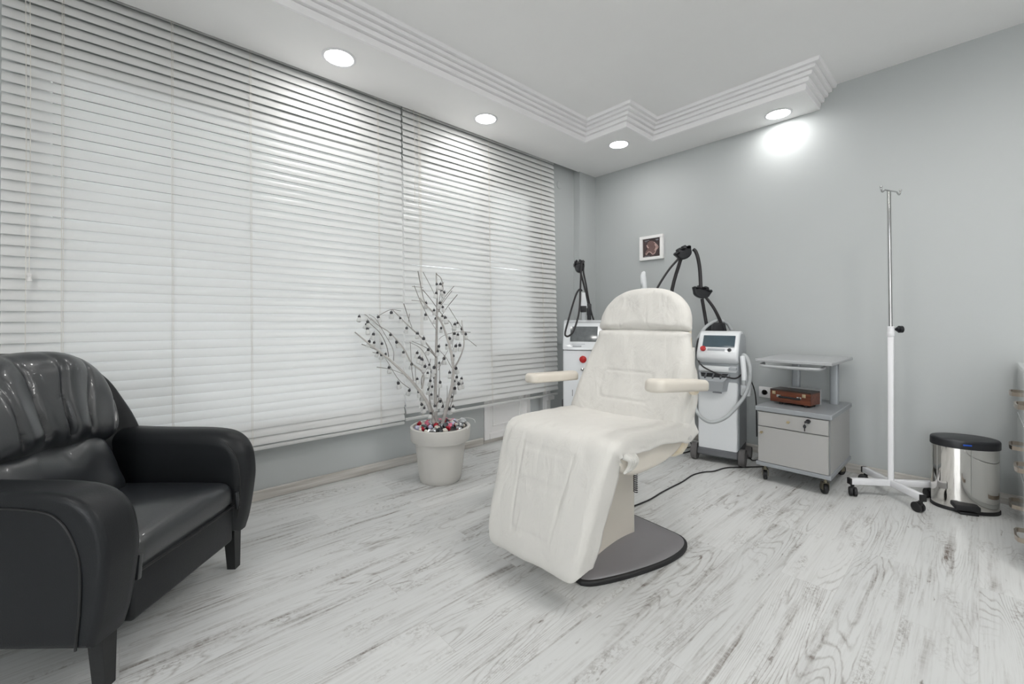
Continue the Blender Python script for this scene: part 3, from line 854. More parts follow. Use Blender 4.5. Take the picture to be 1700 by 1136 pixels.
twigs = [[(380, 58), (398, 150), (412, 205), (430, 232)], [(404, 62), (440, 130), (466, 185)], [(362, 126), (398, 215), (438, 290), (466, 335)],
         [(566, 168), (520, 225), (490, 270)], [(550, 128), (500, 190), (478, 250)], [(525, 228), (570, 300), (592, 335)],
         [(402, 145), (440, 190), (492, 260), (538, 310), (545, 372), (540, 420)], [(628, 346), (560, 345), (500, 362), (478, 380)],
         [(656, 412), (615, 380), (596, 380)], [(313, 210), (332, 270), (352, 325)], [(340, 258), (335, 300)], [(265, 480), (262, 425), (222, 352), (182, 285), (150, 262)],
         [(242, 462), (232, 410), (202, 350), (150, 300), (118, 262)], [(186, 510), (250, 520), (318, 546)], [(342, 612), (290, 570), (240, 490), (215, 450)],
         [(398, 612), (398, 560), (432, 500), (440, 470)], [(360, 585), (350, 510), (344, 395)], [(372, 600), (366, 500)], [(466, 465), (420, 420), (352, 388)],
         [(476, 525), (500, 470), (522, 430)], [(543, 520), (512, 465), (490, 440), (470, 415)], [(476, 690), (482, 560), (480, 490)], [(512, 690), (518, 640), (517, 598)],
         [(190, 270), (250, 240), (300, 245)], [(115, 402), (150, 415), (190, 432)], [(500, 110), (486, 160), (478, 230)], [(540, 150), (492, 215), (470, 262)],
         [(466, 70), (490, 95), (498, 150), (488, 220)], [(165, 440), (210, 450), (240, 470)], [(500, 690), (485, 655), (462, 700), (440, 740)], [(545, 600), (548, 640), (530, 700), (500, 740)],
         [(352, 130), (405, 135)], [(350, 195), (400, 200)], [(82, 258), (130, 262), (160, 290)]]
for nm, pts, rr in main:
    bm = B(); tube(bm, [C2(*p) for p in pts], rr, 9, 6)
    for v in bm.verts: v.co += Vector((1, 1, .3)) * .0018 * noise.noise(v.co * 60)
    ob(nm, bm, M['bark'], PB, world=PB, smooth=70)
for i, pts in enumerate(twigs):
    bm = B(); d = .05 * math.sin(i * 2.3)
    tube(bm, [C2(p[0], p[1], d) for p in pts], (.0022, .0014) if i % 3 else (.003, .0016), 6, 5)
    ob('twig', bm, M['twig'], PB, world=PB, smooth=70)

# little capped bells hanging on the branches
A_ = [(107, 348), (165, 383), (155, 400), (163, 428), (203, 466), (80, 458), (175, 515), (208, 522), (260, 530), (230, 590), (256, 605), (285, 600), (235, 350), (323, 320), (383, 358), (427, 425), (318, 470), (358, 520), (405, 588), (460, 668), (498, 592), (513, 625), (530, 637), (550, 683), (308, 692), (498, 768), (370, 795), (445, 845), (508, 853), (530, 875), (528, 940), (545, 963), (497, 462), (540, 495), (145, 313)]
B_ = [(183, 130), (208, 130), (180, 190), (213, 172), (233, 185), (165, 305), (108, 335), (178, 360), (240, 355), (220, 345), (223, 283), (205, 255), (110, 258), (213, 425), (323, 390), (305, 400), (352, 430), (303, 462), (325, 470), (378, 465), (270, 495), (338, 540), (312, 545), (197, 548), (248, 540), (126, 570), (295, 612), (232, 630), (200, 660), (133, 672), (165, 690), (312, 695), (270, 725), (122, 728), (150, 720), (318, 755), (302, 782), (350, 765), (330, 800), (352, 795), (206, 790), (140, 780), (152, 820), (128, 838), (305, 830), (62, 853), (85, 873), (147, 873), (185, 885), (283, 888), (207, 917), (222, 952), (293, 955), (268, 968), (170, 950), (80, 938), (98, 963), (67, 625), (83, 635), (55, 462), (95, 495), (167, 760), (142, 1000), (190, 580)]
spots = [(570 + x / 4.057, 440 + y / 4.057) for x, y in A_] + [(680 + x / 4.057, 440 + y / 4.057) for x, y in B_]
bm = B()
lathe(bm, [(0, -.034), (.006, -.035), (.0125, -.034), (.0135, -.030), (.0125, -.018), (.009, -.010), (.006, -.007)], 14, mi=1)
lathe(bm, [(0, -.008), (.0065, -.009), (.0085, -.006), (.0085, .002), (.006, .007), (.0015, .008), (.0012, .016), (0, .0165)], 12, mi=0)
bell0 = ob('hanging_bell', bm, [M['capgrey'], M['bell']], smooth=50)
GB = 'small bells hung on the branches'
LB = 'tiny frosted bell with a dark cap hanging on the whitewashed branches'
for i, (px, py) in enumerate(spots):
    o = bell0 if i == 0 else bell0.copy()
    if i: COL.objects.link(o)
    o.location = at(px, py, D0 + (-.02 if i % 2 else .0) + random.uniform(-.09, .06) * (1 if px < 745 else -.6))
    o.rotation_euler = (random.uniform(-.35, .35), random.uniform(-.35, .35), random.uniform(0, 6))
    s = random.uniform(.9, 1.2); o.scale = (s, s, s)
    tag(o, LB, 'ornament', GB)

# crumpled foil pieces, beads and pebbles heaped in the pot
def crumple(seed, rad):
    bm = B(); bmesh.ops.create_icosphere(bm, subdivisions=2, radius=rad)
    for v in bm.verts:
        v.co *= 1 + .45 * noise.noise(v.co * (1.4 / rad) + Vector((seed, seed * 2, 0)))
        v.co.z *= .72
    return bm
kinds = [('foil_piece', M['foilred'], 'crumpled red foil piece among the pieces heaped in the pot', 'red foil pieces in the pot', 13),
         ('foil_piece', M['foilpink'], 'crumpled pink foil piece among the pieces heaped in the pot', 'pink foil pieces in the pot', 6),
         ('foil_piece', M['foilsilver'], 'silvery foil piece among the pieces heaped in the pot', 'silver foil pieces in the pot', 16),
         ('foil_piece', M['foilgrey'], 'charcoal foil piece among the pieces heaped in the pot', 'charcoal foil pieces in the pot', 14),
         ('pebble', M['foilcream'], 'cream pebble among the pieces heaped in the pot', 'cream pebbles in the pot', 14),
         ('foil_piece', M['foillilac'], 'pale lilac foil piece among the pieces heaped in the pot', 'pale lilac foil pieces in the pot', 6)]
order = [k for k, kd in enumerate(kinds) for _ in range(kd[4])]
random.shuffle(order); protos = {}
placed = []
for i, k in enumerate(order):
    nm, m_, lab, grp, _ = kinds[k]
    if k not in protos:
        o = ob(nm, crumple(k * 3.1, .021 if nm == 'foil_piece' else .018), m_, smooth=(25 if nm == 'foil_piece' else 60)); protos[k] = o
    else:
        o = protos[k].copy(); COL.objects.link(o)
    for _ in range(60):
        rr = .158 * math.sqrt((i + .5) / len(order)); a = i * 2.39996 + random.uniform(-.3, .3)
        p = Vector((PC.x + rr * math.cos(a), PC.y + rr * math.sin(a), .340 + .022 * (1 - (rr / .16) ** 2) + random.uniform(0, .012)))
        break
    o.location = p; o.rotation_euler = (random.uniform(0, 6), random.uniform(0, 6), random.uniform(0, 6))
    s = random.uniform(.75, 1.1); o.scale = (s, s, s)
    tag(o, lab, 'decoration', grp)
o = ob('glass_bauble', crumple(9.3, .026), M['greyhose'], smooth=50); o.location = at(768, 699, D0 + .02)
tag(o, 'pale blue-grey bauble at the right rim of the pot', 'decoration')
bm = B(); tube(bm, [at(757, 700, D0), at(766, 695, D0), at(778, 694, D0 - .02), at(787, 697, D0 - .04), at(789, 702, D0 - .04)], .0012, 6, 6)
tube(bm, [at(768, 699, D0 - .02), at(777, 706, D0 - .06), at(776, 713, D0 - .12)], .001, 6, 6)
tag(ob('wire', bm, M['pvc']), 'thin pale wire curling out over the right rim of the pot', 'wire')

# ================================================================== DEVICES
RV = Vector((SA, -CA, 0)); FV = Vector((CA, SA, 0)); ZV = Vector((0, 0, 1))
def hose_holder(bm, c, w, h, t, roll=0.0, teeth=3):
    """comb-shaped holder: a block whose top edge is scooped out for the hoses"""
    out = []
    n = 40
    for i in range(n + 1):
        u = -1 + 2 * i / n
        env = .5 - .28 * abs(u) ** 3
        out.append(Vector((u * w / 2, h * (env - .20 * max(0, math.cos(u * PI * teeth)) ** 1.5 * (1 if abs(u) < .92 else 0)))))
    for i in range(9):
        a = PI * i / 8
        out.append(Vector((w * .40 * math.cos(a) , -h * (.12 + .38 * math.sin(a)))))
    rt = Matrix.Rotation(roll, 2)
    def fn(u, v, a):
        q = rt @ Vector((u, v))
        return c + RV * q.x + ZV * q.y + FV * a
    rprism(bm, out, -t / 2, t / 2, t * .22, t * .22, fn, 3)
    return bm

# --- laser device behind the chair, with touch screen and grey handpiece hose
D2 = thing('laser_device', 'white wheeled laser device with touch screen, red button and grey hose loop', 'medical device', (3.262, 1.306, 0), R(9.8))
yz = lambda u, v, a: Vector((u, a, v))
side = [Vector(p) for p in ((.0, .105), (-.004, .40), (.0, .62), (.0, .735), (-.035, .765), (-.04, .79), (-.03, .825), (.045, .945), (.075, .965), (.20, .965), (.27, .93), (.30, .80), (.31, .50), (.31, .105))]
bm = B(); rprism(bm, [p + Vector((.012, 0)) for p in side], -.142, .142, .02, .02, yz, 4); ob('body', bm, M['devgrey'], D2, smooth=40)
front = [Vector(p) for p in ((.03, .098), (-.006, .098), (-.010, .40), (-.006, .60), (.03, .60))]
bm = B(); rprism(bm, front, -.134, .136, .014, .014, yz, 4); ob('front_panel', bm, M['devwhite'], D2, smooth=45)
cons = [Vector(p) for p in ((.10, .735), (.0, .738), (-.035, .762), (-.046, .785), (-.038, .822), (.040, .948), (.072, .972), (.19, .972), (.20, .90), (.12, .80))]
bm = B(); rprism(bm, cons, -.140, .140, .018, .018, yz, 4); con = ob('console', bm, M['devwhite'], D2, smooth=45)
cd = Vector((.078, 0, .126)).normalized(); cn = Vector((-.126, 0, .078)).normalized(); c0 = Vector((-.038, 0, .822))
cf = lambda u, v, a: c0 + Vector((0, -u, 0)) + cd * v + cn * a
bm = B(); rprism(bm, rrect(.218, .098, .004, 3, .006, .090), -.004, .0035, .001, .001, cf, 2); ob('screen', bm, M['screen'], con, smooth=30)
bm = B(); rprism(bm, rrect(.235, .036, .006, 3, 0, .018), -.004, .002, .001, .001, cf, 2); ob('button_strip', bm, M['devwhite'], con, smooth=30)
bm = B(); rprism(bm, rrect(.118, .020, .003, 3, -.005, .018), 0, .0028, .0005, .0005, cf, 2); ob('label_plate', bm, M['devgrey'], con, smooth=30)
bm = B(); lathe(bm, [(.016, .0), (.016, .010), (.020, .012), (.019, .022), (.010, .026), (0, .0265)], 24, cf(-.092, .018, 0), frame=Matrix(((0, cd.x, cn.x), (-1, 0, 0), (0, cd.z, cn.z)))); ob('emergency_button', bm, M['red'], con, smooth=50)
bm = B(); lathe(bm, [(.013, .0), (.013, .008), (.009, .011), (0, .0115)], 20, cf(.085, .018, 0), frame=Matrix(((0, cd.x, cn.x), (-1, 0, 0), (0, cd.z, cn.z)))); ob('key_switch', bm, M['darkpl'], con, smooth=50)
# hand rail under the console, recess and accessory pocket
bm = B(); rprism(bm, [Vector(p) for p in ((.02, .68), (-.012, .675), (-.02, .69), (-.014, .715), (.02, .72))], -.13, .13, .01, .01, yz, 3); ob('front_ledge', bm, M['devwhite'], D2, smooth=45)
bm = B(); box(bm, (-.03, -.108, .705), (.05, .05, .018), .006, 2); ob('latch', bm, M['devgrey'], D2)
bm = B(); box(bm, (.006, -.0, .655), (.02, .262, .05), .004, 1); ob('recess_panel', bm, M['devgrey'], D2)
def pocket(z0, z1f, z1b, w0, w1, x0, x1, g, yc=.022):
    """tapering tray: narrow below, wide above, its front rim lower than its back"""
    return [[Vector((g, yc + w0 + .012, z0)), Vector((x0, yc + w0 * .8, z0)), Vector((x0, yc - w0 * .8, z0)), Vector((g, yc - w0 - .012, z0))],
            [Vector((g, yc + w1 + .012, z1b)), Vector((x1, yc + w1 * .78, z1f)), Vector((x1, yc - w1 * .78, z1f)), Vector((g, yc - w1 - .012, z1b))]]
bm = B(); loft(bm, pocket(.535, .612, .662, .078, .098, -.055, -.085, .0)); pkt = ob('accessory_pocket', bm, M['devgrey'], D2, smooth=20)
bm = B(); loft(bm, pocket(.60, .614, .666, .068, .086, -.060, -.078, .002))
ob('pocket_shade', bm, M['darkpl'], pkt, smooth=20)  # dark solid put in for the shade inside the pocket opening
for y in (.075, .022, -.03):
    bm = B(); box(bm, (-.036, y, .642), (.055, .010, .022), .003, 1, Matrix.Rotation(R(-30), 3, 'Y'))
    ob('pocket_divider', bm, M['devdark'], pkt)
bm = B(); box(bm, (-.012, 0, .522), (.006, .062, .010), .001, 1); ob('name_plate', bm, M['inkgrey'], D2)
bm = B()
rprism(bm, [Vector(p) for p in ((-.02, .05), (-.028, .06), (-.024, .092), (.02, .115), (.31, .115), (.315, .06), (.28, .045))], -.140, .140, .012, .012, yz, 3); ob('chassis', bm, M['devdark'], D2, smooth=40)
for s in (-1, 1):
    for x, r_ in ((.015, .062), (.265, .045)):
        bm = B(); fr = Matrix(((1, 0, 0), (0, 0, 1), (0, 1, 0)))
        lathe(bm, [(0, -.021), (r_ * .72, -.021), (r_ * .78, -.017), (r_ * .96, -.02), (r_, -.014), (r_, .014), (r_ * .96, .02), (r_ * .78, .017), (r_ * .72, .021), (0, .021)], 32, (x, s * .162, r_), frame=fr)
        ob('wheel', bm, M['wheel'], D2, smooth=40)
# holder with the grey handpiece on the right flank
hc = at(1236, 640, 3.10)
bm = B(); box(bm, hc + Vector((.02, -.004, -.035)), (.075, .066, .085), .012, 3, Matrix.Rotation(R(9.8), 3, 'Z')); hp = ob('handpiece_holder', bm, M['devwhite'], D2, world=D2)
bm = B(); tube(bm, [at(1232.5, 591, 3.07), at(1234.5, 610, 3.06), at(1236, 630, 3.05), at(1236, 645, 3.05)], .019, 14, 5); ob('handpiece', bm, M['devwhite'], D2, world=D2, smooth=60)
bm = B(); tube(bm, [at(1235, 632, 3.04), at(1235, 640, 3.035)], .014, 12, 1); ob('handpiece_grip', bm, M['greyhose'], D2, world=D2)
hs = [(1214, 548, 3.42), (1207, 537, 3.42), (1191, 532, 3.40), (1173, 542, 3.36), (1161, 558, 3.33), (1156, 570, 3.34), (1152, 610, 3.37), (1149.5, 645, 3.30), (1155, 679, 3.12), (1168, 696, 3.07), (1184, 701, 3.05), (1205, 693, 3.02), (1224, 674, 3.0), (1238, 654, 2.99), (1245, 632, 3.0), (1245.5, 612, 3.02), (1241, 596, 3.05), (1235, 589.5, 3.07), (1232, 596, 3.08)]
bm = B(); tube(bm, [at(*p) for p in hs], .0125, 12, 8); ob('handpiece_hose', bm, M['greyhose'], D2, world=D2, smooth=60)
bl = [(1172, 552, 3.36), (1161, 561, 3.32), (1157, 575, 3.29), (1157.5, 594, 3.27), (1165, 607, 3.17), (1180, 616, 3.10), (1200, 624, 3.05), (1217, 628.5, 3.04), (1226, 626.5, 3.06), (1232, 621, 3.10)]
bm = B(); tube(bm, [at(*p) for p in bl], .0055, 8, 6); ob('lead', bm, M['hose'], D2, world=D2, smooth=60)
bm = B(); c_ = at(1188, 548, 3.42)
rprism(bm, [Vector((q.x, q.y)) for q in rrect(.125, .12, .03, 4)], -.05, .05, .012, .012, lambda u, v, a: c_ + RV * u + ZV * v + FV * a, 3)
ob('arm_base', bm, M['darkpl'], D2, world=D2)
bm = B(); tube(bm, [at(1173, 540, 3.42), at(1165.5, 496, 3.42)], .013, 10, 1); ob('arm_rod', bm, M['hose'], D2, world=D2)
bm = B(); hose_holder(bm, at(1165, 485, 3.41), .155, .10, .055, R(-12), 3); ob('hose_holder', bm, M['darkpl'], D2, world=D2, smooth=40)
bm = B(); tube(bm, [at(1151, 414, 3.43), at(1155, 418, 3.42), at(1159, 430, 3.41), at(1162, 450, 3.40), at(1163.5, 478, 3.385)], .014, 10, 6); ob('black_hose', bm, M['hose'], D2, world=D2, smooth=60)
bm = B(); tube(bm, [at(1172, 494, 3.40), at(1184, 510, 3.38), at(1193, 527, 3.38), at(1198, 540, 3.39), at(1199, 550, 3.40)], (.011, .014), 10, 6); ob('black_hose', bm, M['hose'], D2, world=D2, smooth=60)
bm = B(); tube(bm, [at(1199, 538, 3.385), at(1203, 552, 3.385)], .02, 10, 1); ob('hose_socket', bm, M['darkpl'], D2, world=D2)

# --- device standing hidden behind the chair's backrest: only its arm and handpiece show
D3 = thing('laser_device', 'device behind the treatment chair, showing only a black arm with hoses and a white handpiece', 'medical device', (3.16, 1.815, 0), R(10))
bm = B(); rprism(bm, [Vector(p) for p in ((0, .08), (0, .70), (.06, .92), (.24, .95), (.28, .08))], -.11, .11, .02, .02, yz, 3); ob('body', bm, M['devwhite'], D3)
bm = B(); rprism(bm, [Vector(p) for p in ((-.01, .03), (-.01, .08), (.29, .08), (.29, .03))], -.115, .115, .01, .01, yz, 2); ob('chassis', bm, M['devdark'], D3)
for s in (-1, 1):
    for x in (.03, .25):
        bm = B(); lathe(bm, [(0, -.012), (.026, -.012), (.03, -.008), (.03, .008), (.026, .012), (0, .012)], 24, (x, s * .09, .03), frame=Matrix(((1, 0, 0), (0, 0, 1), (0, 1, 0)))); ob('wheel', bm, M['wheel'], D3)
bm = B(); tube(bm, [at(1108, 545, 3.5), at(1116, 480, 3.47), at(1130, 431, 3.44)], .014, 10, 4); ob('arm_rod', bm, M['hose'], D3, world=D3)
bm = B(); tube(bm, [at(1080, 535, 3.44), at(1078, 510, 3.42), at(1091, 479, 3.42), at(1109, 450, 3.42), at(1126, 430, 3.42)], .0085, 10, 6); ob('black_hose', bm, M['hose'], D3, world=D3, smooth=60)
bm = B(); hose_holder(bm, at(1134.5, 420, 3.43), .145, .105, .06, R(28), 3); ob('hose_holder', bm, M['darkpl'], D3, world=D3, smooth=40)
bm = B()
rings = []
for px, py, w, h in ((1073, 590, .016, .018), (1072, 540, .017, .02), (1070.5, 490, .020, .024), (1068.5, 470, .024, .026), (1067.5, 458, .022, .022), (1068.5, 452, .015, .014), (1069, 450.5, .004, .004)):
    c_ = at(px, py, 3.50)
    rings.append([c_ + RV * w * math.cos(2 * PI * j / 16) + FV * h * math.sin(2 * PI * j / 16) for j in range(16)])
loft(bm, rings); h3 = ob('handpiece', bm, M['devwhite'], D3, world=D3, smooth=60)
bm = B(); c_ = at(1064.5, 474, 3.475); lathe(bm, [(0, -.003), (.012, -.003), (.012, .003), (0, .003)], 18, c_, ay=1.6, frame=Matrix((( FV.x, 0, -RV.x), (FV.y, 0, -RV.y), (0, 1, 0)))); ob('handpiece_button', bm, M['greyhose'], h3, world=D3)

# --- device in the corner by the blinds
D1 = thing('laser_device', 'white laser device with a sloping square screen in the corner beside the blinds', 'medical device', (2.93, 2.30, 0), R(36))
bm = B(); rprism(bm, [Vector(p) for p in ((0, .08), (0, .795), (.33, .795), (.33, .08))], -.17, .165, .012, .012, yz, 3); ob('body', bm, M['devwhite'], D1)
bm = B(); rprism(bm, [Vector(p) for p in ((-.015, .802), (-.015, .825), (.085, 1.03), (.075, 1.045), (.12, 1.058), (.32, 1.05), (.335, .802))], -.172, .167, .012, .012, yz, 3); con = ob('console', bm, M['devwhite'], D1)
cd = Vector((.10, 0, .205)).normalized(); cn = Vector((-.205, 0, .10)).normalized(); c0 = Vector((-.015, 0, .825))
bm = B(); rprism(bm, [Vector((.125, .052)), Vector((.13, .195)), Vector((-.105, .195)), Vector((-.105, .052))], -.004, .003, .001, .001, cf, 2); ob('screen', bm, M['screen2'], con, smooth=30)
bm = B()
for k in range(9): box(bm, cf(-.085 + .0125 * k, .028, .001), (.002, .009, .004), 0, 1)
ob('model_lettering', bm, M['inkgrey'], con, smooth=0)
bm = B(); rprism(bm, [Vector((q.x, q.y)) for q in rrect(.075, .012, .005, 4, -.045, .008)], -.003, .004, .001, .001, cf, 2); ob('finger_grip', bm, M['devgrey'], con)
bm = B(); lathe(bm, [(.030, 0), (.030, .008), (.024, .010), (.022, .014), (.021, .030), (.010, .036), (0, .0365)], 28, (0, -.005 - .0, .72), frame=Matrix(((0, 0, -1), (1, 0, 0), (0, 1, 0)))); ob('emergency_button', bm, M['red'], D1, smooth=50)
bm = B(); lathe(bm, [(.014, 0), (.014, .008), (.006, .010), (0, .0105)], 20, (0, -.002, .635), frame=Matrix(((0, 0, -1), (1, 0, 0), (0, 1, 0)))); ob('key_switch', bm, M['chrome'], D1, smooth=50)
bm = B(); box(bm, (-.001, .085, .43), (.004, .004, .055), .001, 1); ob('slot', bm, M['darkpl'], D1)
bm = B(); rprism(bm, [Vector(p) for p in ((-.01, .035), (-.01, .08), (.335, .08), (.335, .035))], -.17, .165, .01, .01, yz, 2); ob('chassis', bm, M['devdark'], D1)
for s in (-1, 1):
    for x in (.03, .29):
        bm = B(); lathe(bm, [(0, -.012), (.03, -.012), (.035, -.008), (.035, .008), (.03, .012), (0, .012)], 24, (x, s * .13, .035), frame=Matrix(((1, 0, 0), (0, 0, 1), (0, 1, 0)))); ob('wheel', bm, M['wheel'], D1)
def K1(x, y, d=3.84): return at(920 + x / 8.11, 420 + y / 8.11, d)
bm = B(); tube(bm, [K1(472, 960), K1(470, 690)], .017, 12, 1); ob('arm_post', bm, M['darkpl'], D1, world=D1)
bm = B(); c_ = K1(470, 765); rprism(bm, [Vector((q.x, q.y)) for q in rrect(.036, .105, .008, 3)], -.022, .022, .005, .005, lambda u, v, a: c_ + RV * u + ZV * v + FV * a, 2)
c2_ = K1(394, 756); rprism(bm, [Vector((q.x, q.y)) for q in rrect(.052, .058, .006, 3)], -.02, .02, .005, .005, lambda u, v, a: c2_ + RV * u + ZV * v + FV * a, 2)
ob('arm_clamp', bm, M['darkpl'], D1, world=D1)
bm = B(); tube(bm, [K1(465, 700), K1(400, 430), K1(352, 250)], .0085, 10, 1); ob('arm_rod', bm, M['hose'], D1, world=D1)
bm = B(); hose_holder(bm, K1(332, 180), .088, .12, .05, R(8), 2); ob('hose_holder', bm, M['darkpl'], D1, world=D1, smooth=40)
bm = B(); tube(bm, [K1(400, 120), K1(385, 110, 3.80), K1(368, 180, 3.78), K1(360, 300, 3.77), K1(352, 500, 3.74), K1(345, 700, 3.70), K1(318, 880, 3.64), K1(260, 1050, 3.58), K1(205, 1115, 3.56), K1(160, 1120, 3.57), K1(148, 1075, 3.6), K1(185, 930, 3.68), K1(245, 715, 3.76), K1(300, 550, 3.80), K1(345, 490, 3.82), K1(372, 510, 3.84)], .0082, 10, 6)
ob('black_hose', bm, M['hose'], D1, world=D1, smooth=60)
bm = B(); tube(bm, [K1(385, 110, 3.80), K1(398, 160), K1(395, 260), K1(430, 430), K1(462, 620), K1(500, 800, 3.87), K1(540, 930, 3.9)], .0078, 10, 6); ob('black_hose', bm, M['hose'], D1, world=D1, smooth=60)
bm = B(); c_ = K1(395, 640); rprism(bm, [Vector((-.02, .07)), Vector((.012, .07)), Vector((.034, -.07)), Vector((-.022, -.07))], -.018, .018, .004, .004, lambda u, v, a: c_ + RV * u + ZV * v + FV * a, 2); ob('handpiece', bm, M['devwhite'], D1, world=D1)
bm = B(); c_ = K1(392, 850); rprism(bm, [Vector((-.017, .045)), Vector((.017, .045)), Vector((.020, -.045)), Vector((-.014, -.045))], -.012, .012, .003, .003, lambda u, v, a: c_ + RV * u + ZV * v + FV * a, 2); ob('handpiece_tip', bm, M['greyhose'], D1, world=D1)

# black equipment case on the floor behind that device
BC = thing('equipment_case', 'dark equipment case on the floor under the right end of the blinds', 'case', (3.20, 2.635, 0), R(0))
bm = B(); span(bm, (-.04, -.03, 0), (.22, .10, .295), .012, 3); ob('body', bm, M['devdark'], BC)
bm = B(); tube(bm, [(.02, .03, .29), (.03, .03, .325), (.15, .03, .325), (.16, .03, .29)], .012, 10, 4); ob('handle', bm, M['rubber'], BC)

# ================================================================== TROLLEY WITH DRAWER
TR = thing('trolley_cabinet', 'grey trolley cabinet with a drawer, door and raised shelf on castors', 'trolley', (3.40, .792, 0))
X0, X1, Y0, Y1 = 3.105, 3.675, .597, .987
def tpart(name, m_, *boxes, parent=TR, bev=.002, smooth=30):
    bm = B()
    for lo, hi in boxes: span(bm, lo, hi, bev, 1)
    return ob(name, bm, m_, parent, world=TR, smooth=smooth)
tpart('body', M['lam'], ((X0 + .019, Y0, .128), (X1, Y1, .462)))
tpart('front_edges', M['lamgrey'], ((X0 + .008, Y0 + .0005, .128), (X0 + .0195, Y1 - .0005, .46)))
tpart('top_board', M['lamtop'], ((X0 - .012, Y0 - .012, .461), (X1 + .005, Y1 + .012, .492)), bev=.004)
tpart('bottom_board', M['lamtop'], ((X0 - .008, Y0 - .008, .104), (X1 + .005, Y1 + .008, .129)), bev=.003)
dr = tpart('drawer', M['lam'], ((X0 - .008, Y0 + .005, .366), (X0 + .010, Y1 - .005, .456)))
bm = B(); lathe(bm, [(0, .026), (.006, .026), (.008, .022), (.008, .012), (.005, .006), (.006, 0)], 18, (X0 - .008, .807, .415), frame=Matrix(((0, 0, -1), (1, 0, 0), (0, 1, 0)))); ob('knob', bm, M['brass'], dr, world=TR)
bm = B(); lathe(bm, [(0, .012), (.011, .012), (.013, .008), (.013, 0)], 20, (X0 - .008, .703, .437), frame=Matrix(((0, 0, -1), (1, 0, 0), (0, 1, 0))))
box(bm, (X0 - .034, .703, .437), (.03, .026, .008), .003, 2)
lk = ob('lock', bm, M['darkpl'], dr, world=TR)
bm = B(); tube(bm, [(X0 - .028, .712, .434), (X0 - .03, .716, .424), (X0 - .03, .717, .416)], .0015, 6, 3); lathe(bm, [(0, -.022), (.006, -.02), (.009, -.012), (.006, -.002), (0, 0)], 14, (X0 - .03, .717, .418), ax=.4)
box(bm, (X0 - .03, .717, .388), (.003, .005, .022), 0, 1)
tag(ob('spare_key', bm, M['darkpl'], dr, world=TR))
dd = tpart('door', M['lam'], ((X0 - .008, Y0 + .005, .132), (X0 + .010, Y1 - .005, .360)))
bm = B(); lathe(bm, [(0, .026), (.006, .026), (.008, .022), (.008, .012), (.005, .006), (.006, 0)], 18, (X0 - .008, .958, .325), frame=Matrix(((0, 0, -1), (1, 0, 0), (0, 1, 0)))); ob('knob', bm, M['brass'], dd, world=TR)
tpart('raised_shelf', M['shelf'], ((X0 - .02, Y0 - .015, .782), (X1 + .02, Y1 + .012, .802)), bev=.004)
for y in (.655, .875):
    bm = B(); rprism(bm, rrect(.03, .05, .012, 4), .49, .784, .0, .0, lambda u, v, a, y=y: Vector((3.535 + u, y + v, a)), 1); ob('shelf_post', bm, M['greymetal'], TR, world=TR, smooth=40)
bm = B(); tube(bm, [(X0 + .06, .968, .766), (X0 - .005, .966, .760), (X0 - .026, .94, .758), (X0 - .03, .85, .757), (X0 - .03, .73, .757), (X0 - .026, .665, .758), (X0 + .0, .64, .760), (X0 + .06, .635, .766)], .0095, 10, 6); ob('push_handle', bm, M['shelf'], TR, world=TR, smooth=60)
def caster(parent, root, x, y, top, r_, ang, m_=None, plate=True):
    fr = Matrix.Rotation(ang, 3, 'Z')
    bm = B()
    if plate: box(bm, (x, y, top - .004), (.05, .05, .008), .002, 1, fr)
    tube(bm, [(x, y, top), (x, y, r_ * 2 + .002)], .009, 10, 1)
    off = fr @ Vector((.014, 0, 0))
    for s in (-1, 1):
        q = fr @ Vector((.0, s * .0165, 0))
        box(bm, Vector((x, y, r_ * 1.45)) + off * .5 + q, (.036, .003, r_ * 1.3), .002, 1, fr)
    box(bm, Vector((x, y, r_ * 2.08)) + off * .4, (.036, .036, .004), .001, 1, fr)
    f_ = ob('caster', bm, m_ or M['forkmetal'], parent, world=root)
    bm = B(); f2 = fr @ Matrix(((1, 0, 0), (0, 0, 1), (0, 1, 0)))
    lathe(bm, [(0, -.011), (r_ * .6, -.011), (r_ * .94, -.011), (r_, -.006), (r_, .006), (r_ * .94, .011), (r_ * .6, .011), (0, .011)], 28, Vector((x, y, r_)) + off, frame=f2)
    ob('wheel', bm, M['rubber'], f_, world=root, smooth=45)
caster(TR, TR, 3.15, .955, .105, .034, R(20)); caster(TR, TR, 3.15, .628, .105, .034, R(35)); caster(TR, TR, 3.62, .64, .105, .034, R(-20)); caster(TR, TR, 3.62, .955, .105, .034, R(10))

# brown wooden case and the thin box behind it
CS = thing('wooden_case', 'small reddish-brown wooden case with metal latches on the trolley top', 'case', (3.32, .833, .492), R(-9))
fr9 = Matrix.Rotation(0, 3, 'Z')
bm = B(); span(bm, (-.065, -.122, .014), (.075, .122, .093), .003, 1); ob('body', bm, M['casewood'], CS)
bm = B(); span(bm, (-.0655, -.1225, .086), (.0755, .1225, .0985), .003, 1); ob('lid', bm, M['caselid'], CS)
for y in (.096, -.085):
    bm = B(); box(bm, (-.068, y, .074), (.006, .020, .022), .002, 2); box(bm, (-.072, y, .072), (.005, .012, .008), .001, 1); ob('latch', bm, M['brass'], CS)
bm = B(); tube(bm, [(-.068, .062, .052), (-.083, .05, .052), (-.086, 0, .053), (-.083, -.05, .052), (-.068, -.062, .052)], .0065, 10, 5); ob('handle', bm, M['darkpl'], CS, smooth=60)
for y in (.066, -.056):
    bm = B(); box(bm, (-.067, y, .055), (.006, .026, .018), .002, 2); ob('handle_plate', bm, M['chrome'], CS)
for x in (-.045, .055):
    for y in (.06, -.09):
        bm = B(); lathe(bm, [(0, 0), (.012, 0), (.014, .014), (0, .0145)], 16, (x, y, 0)); ob('rubber_foot', bm, M['rubber'], CS)
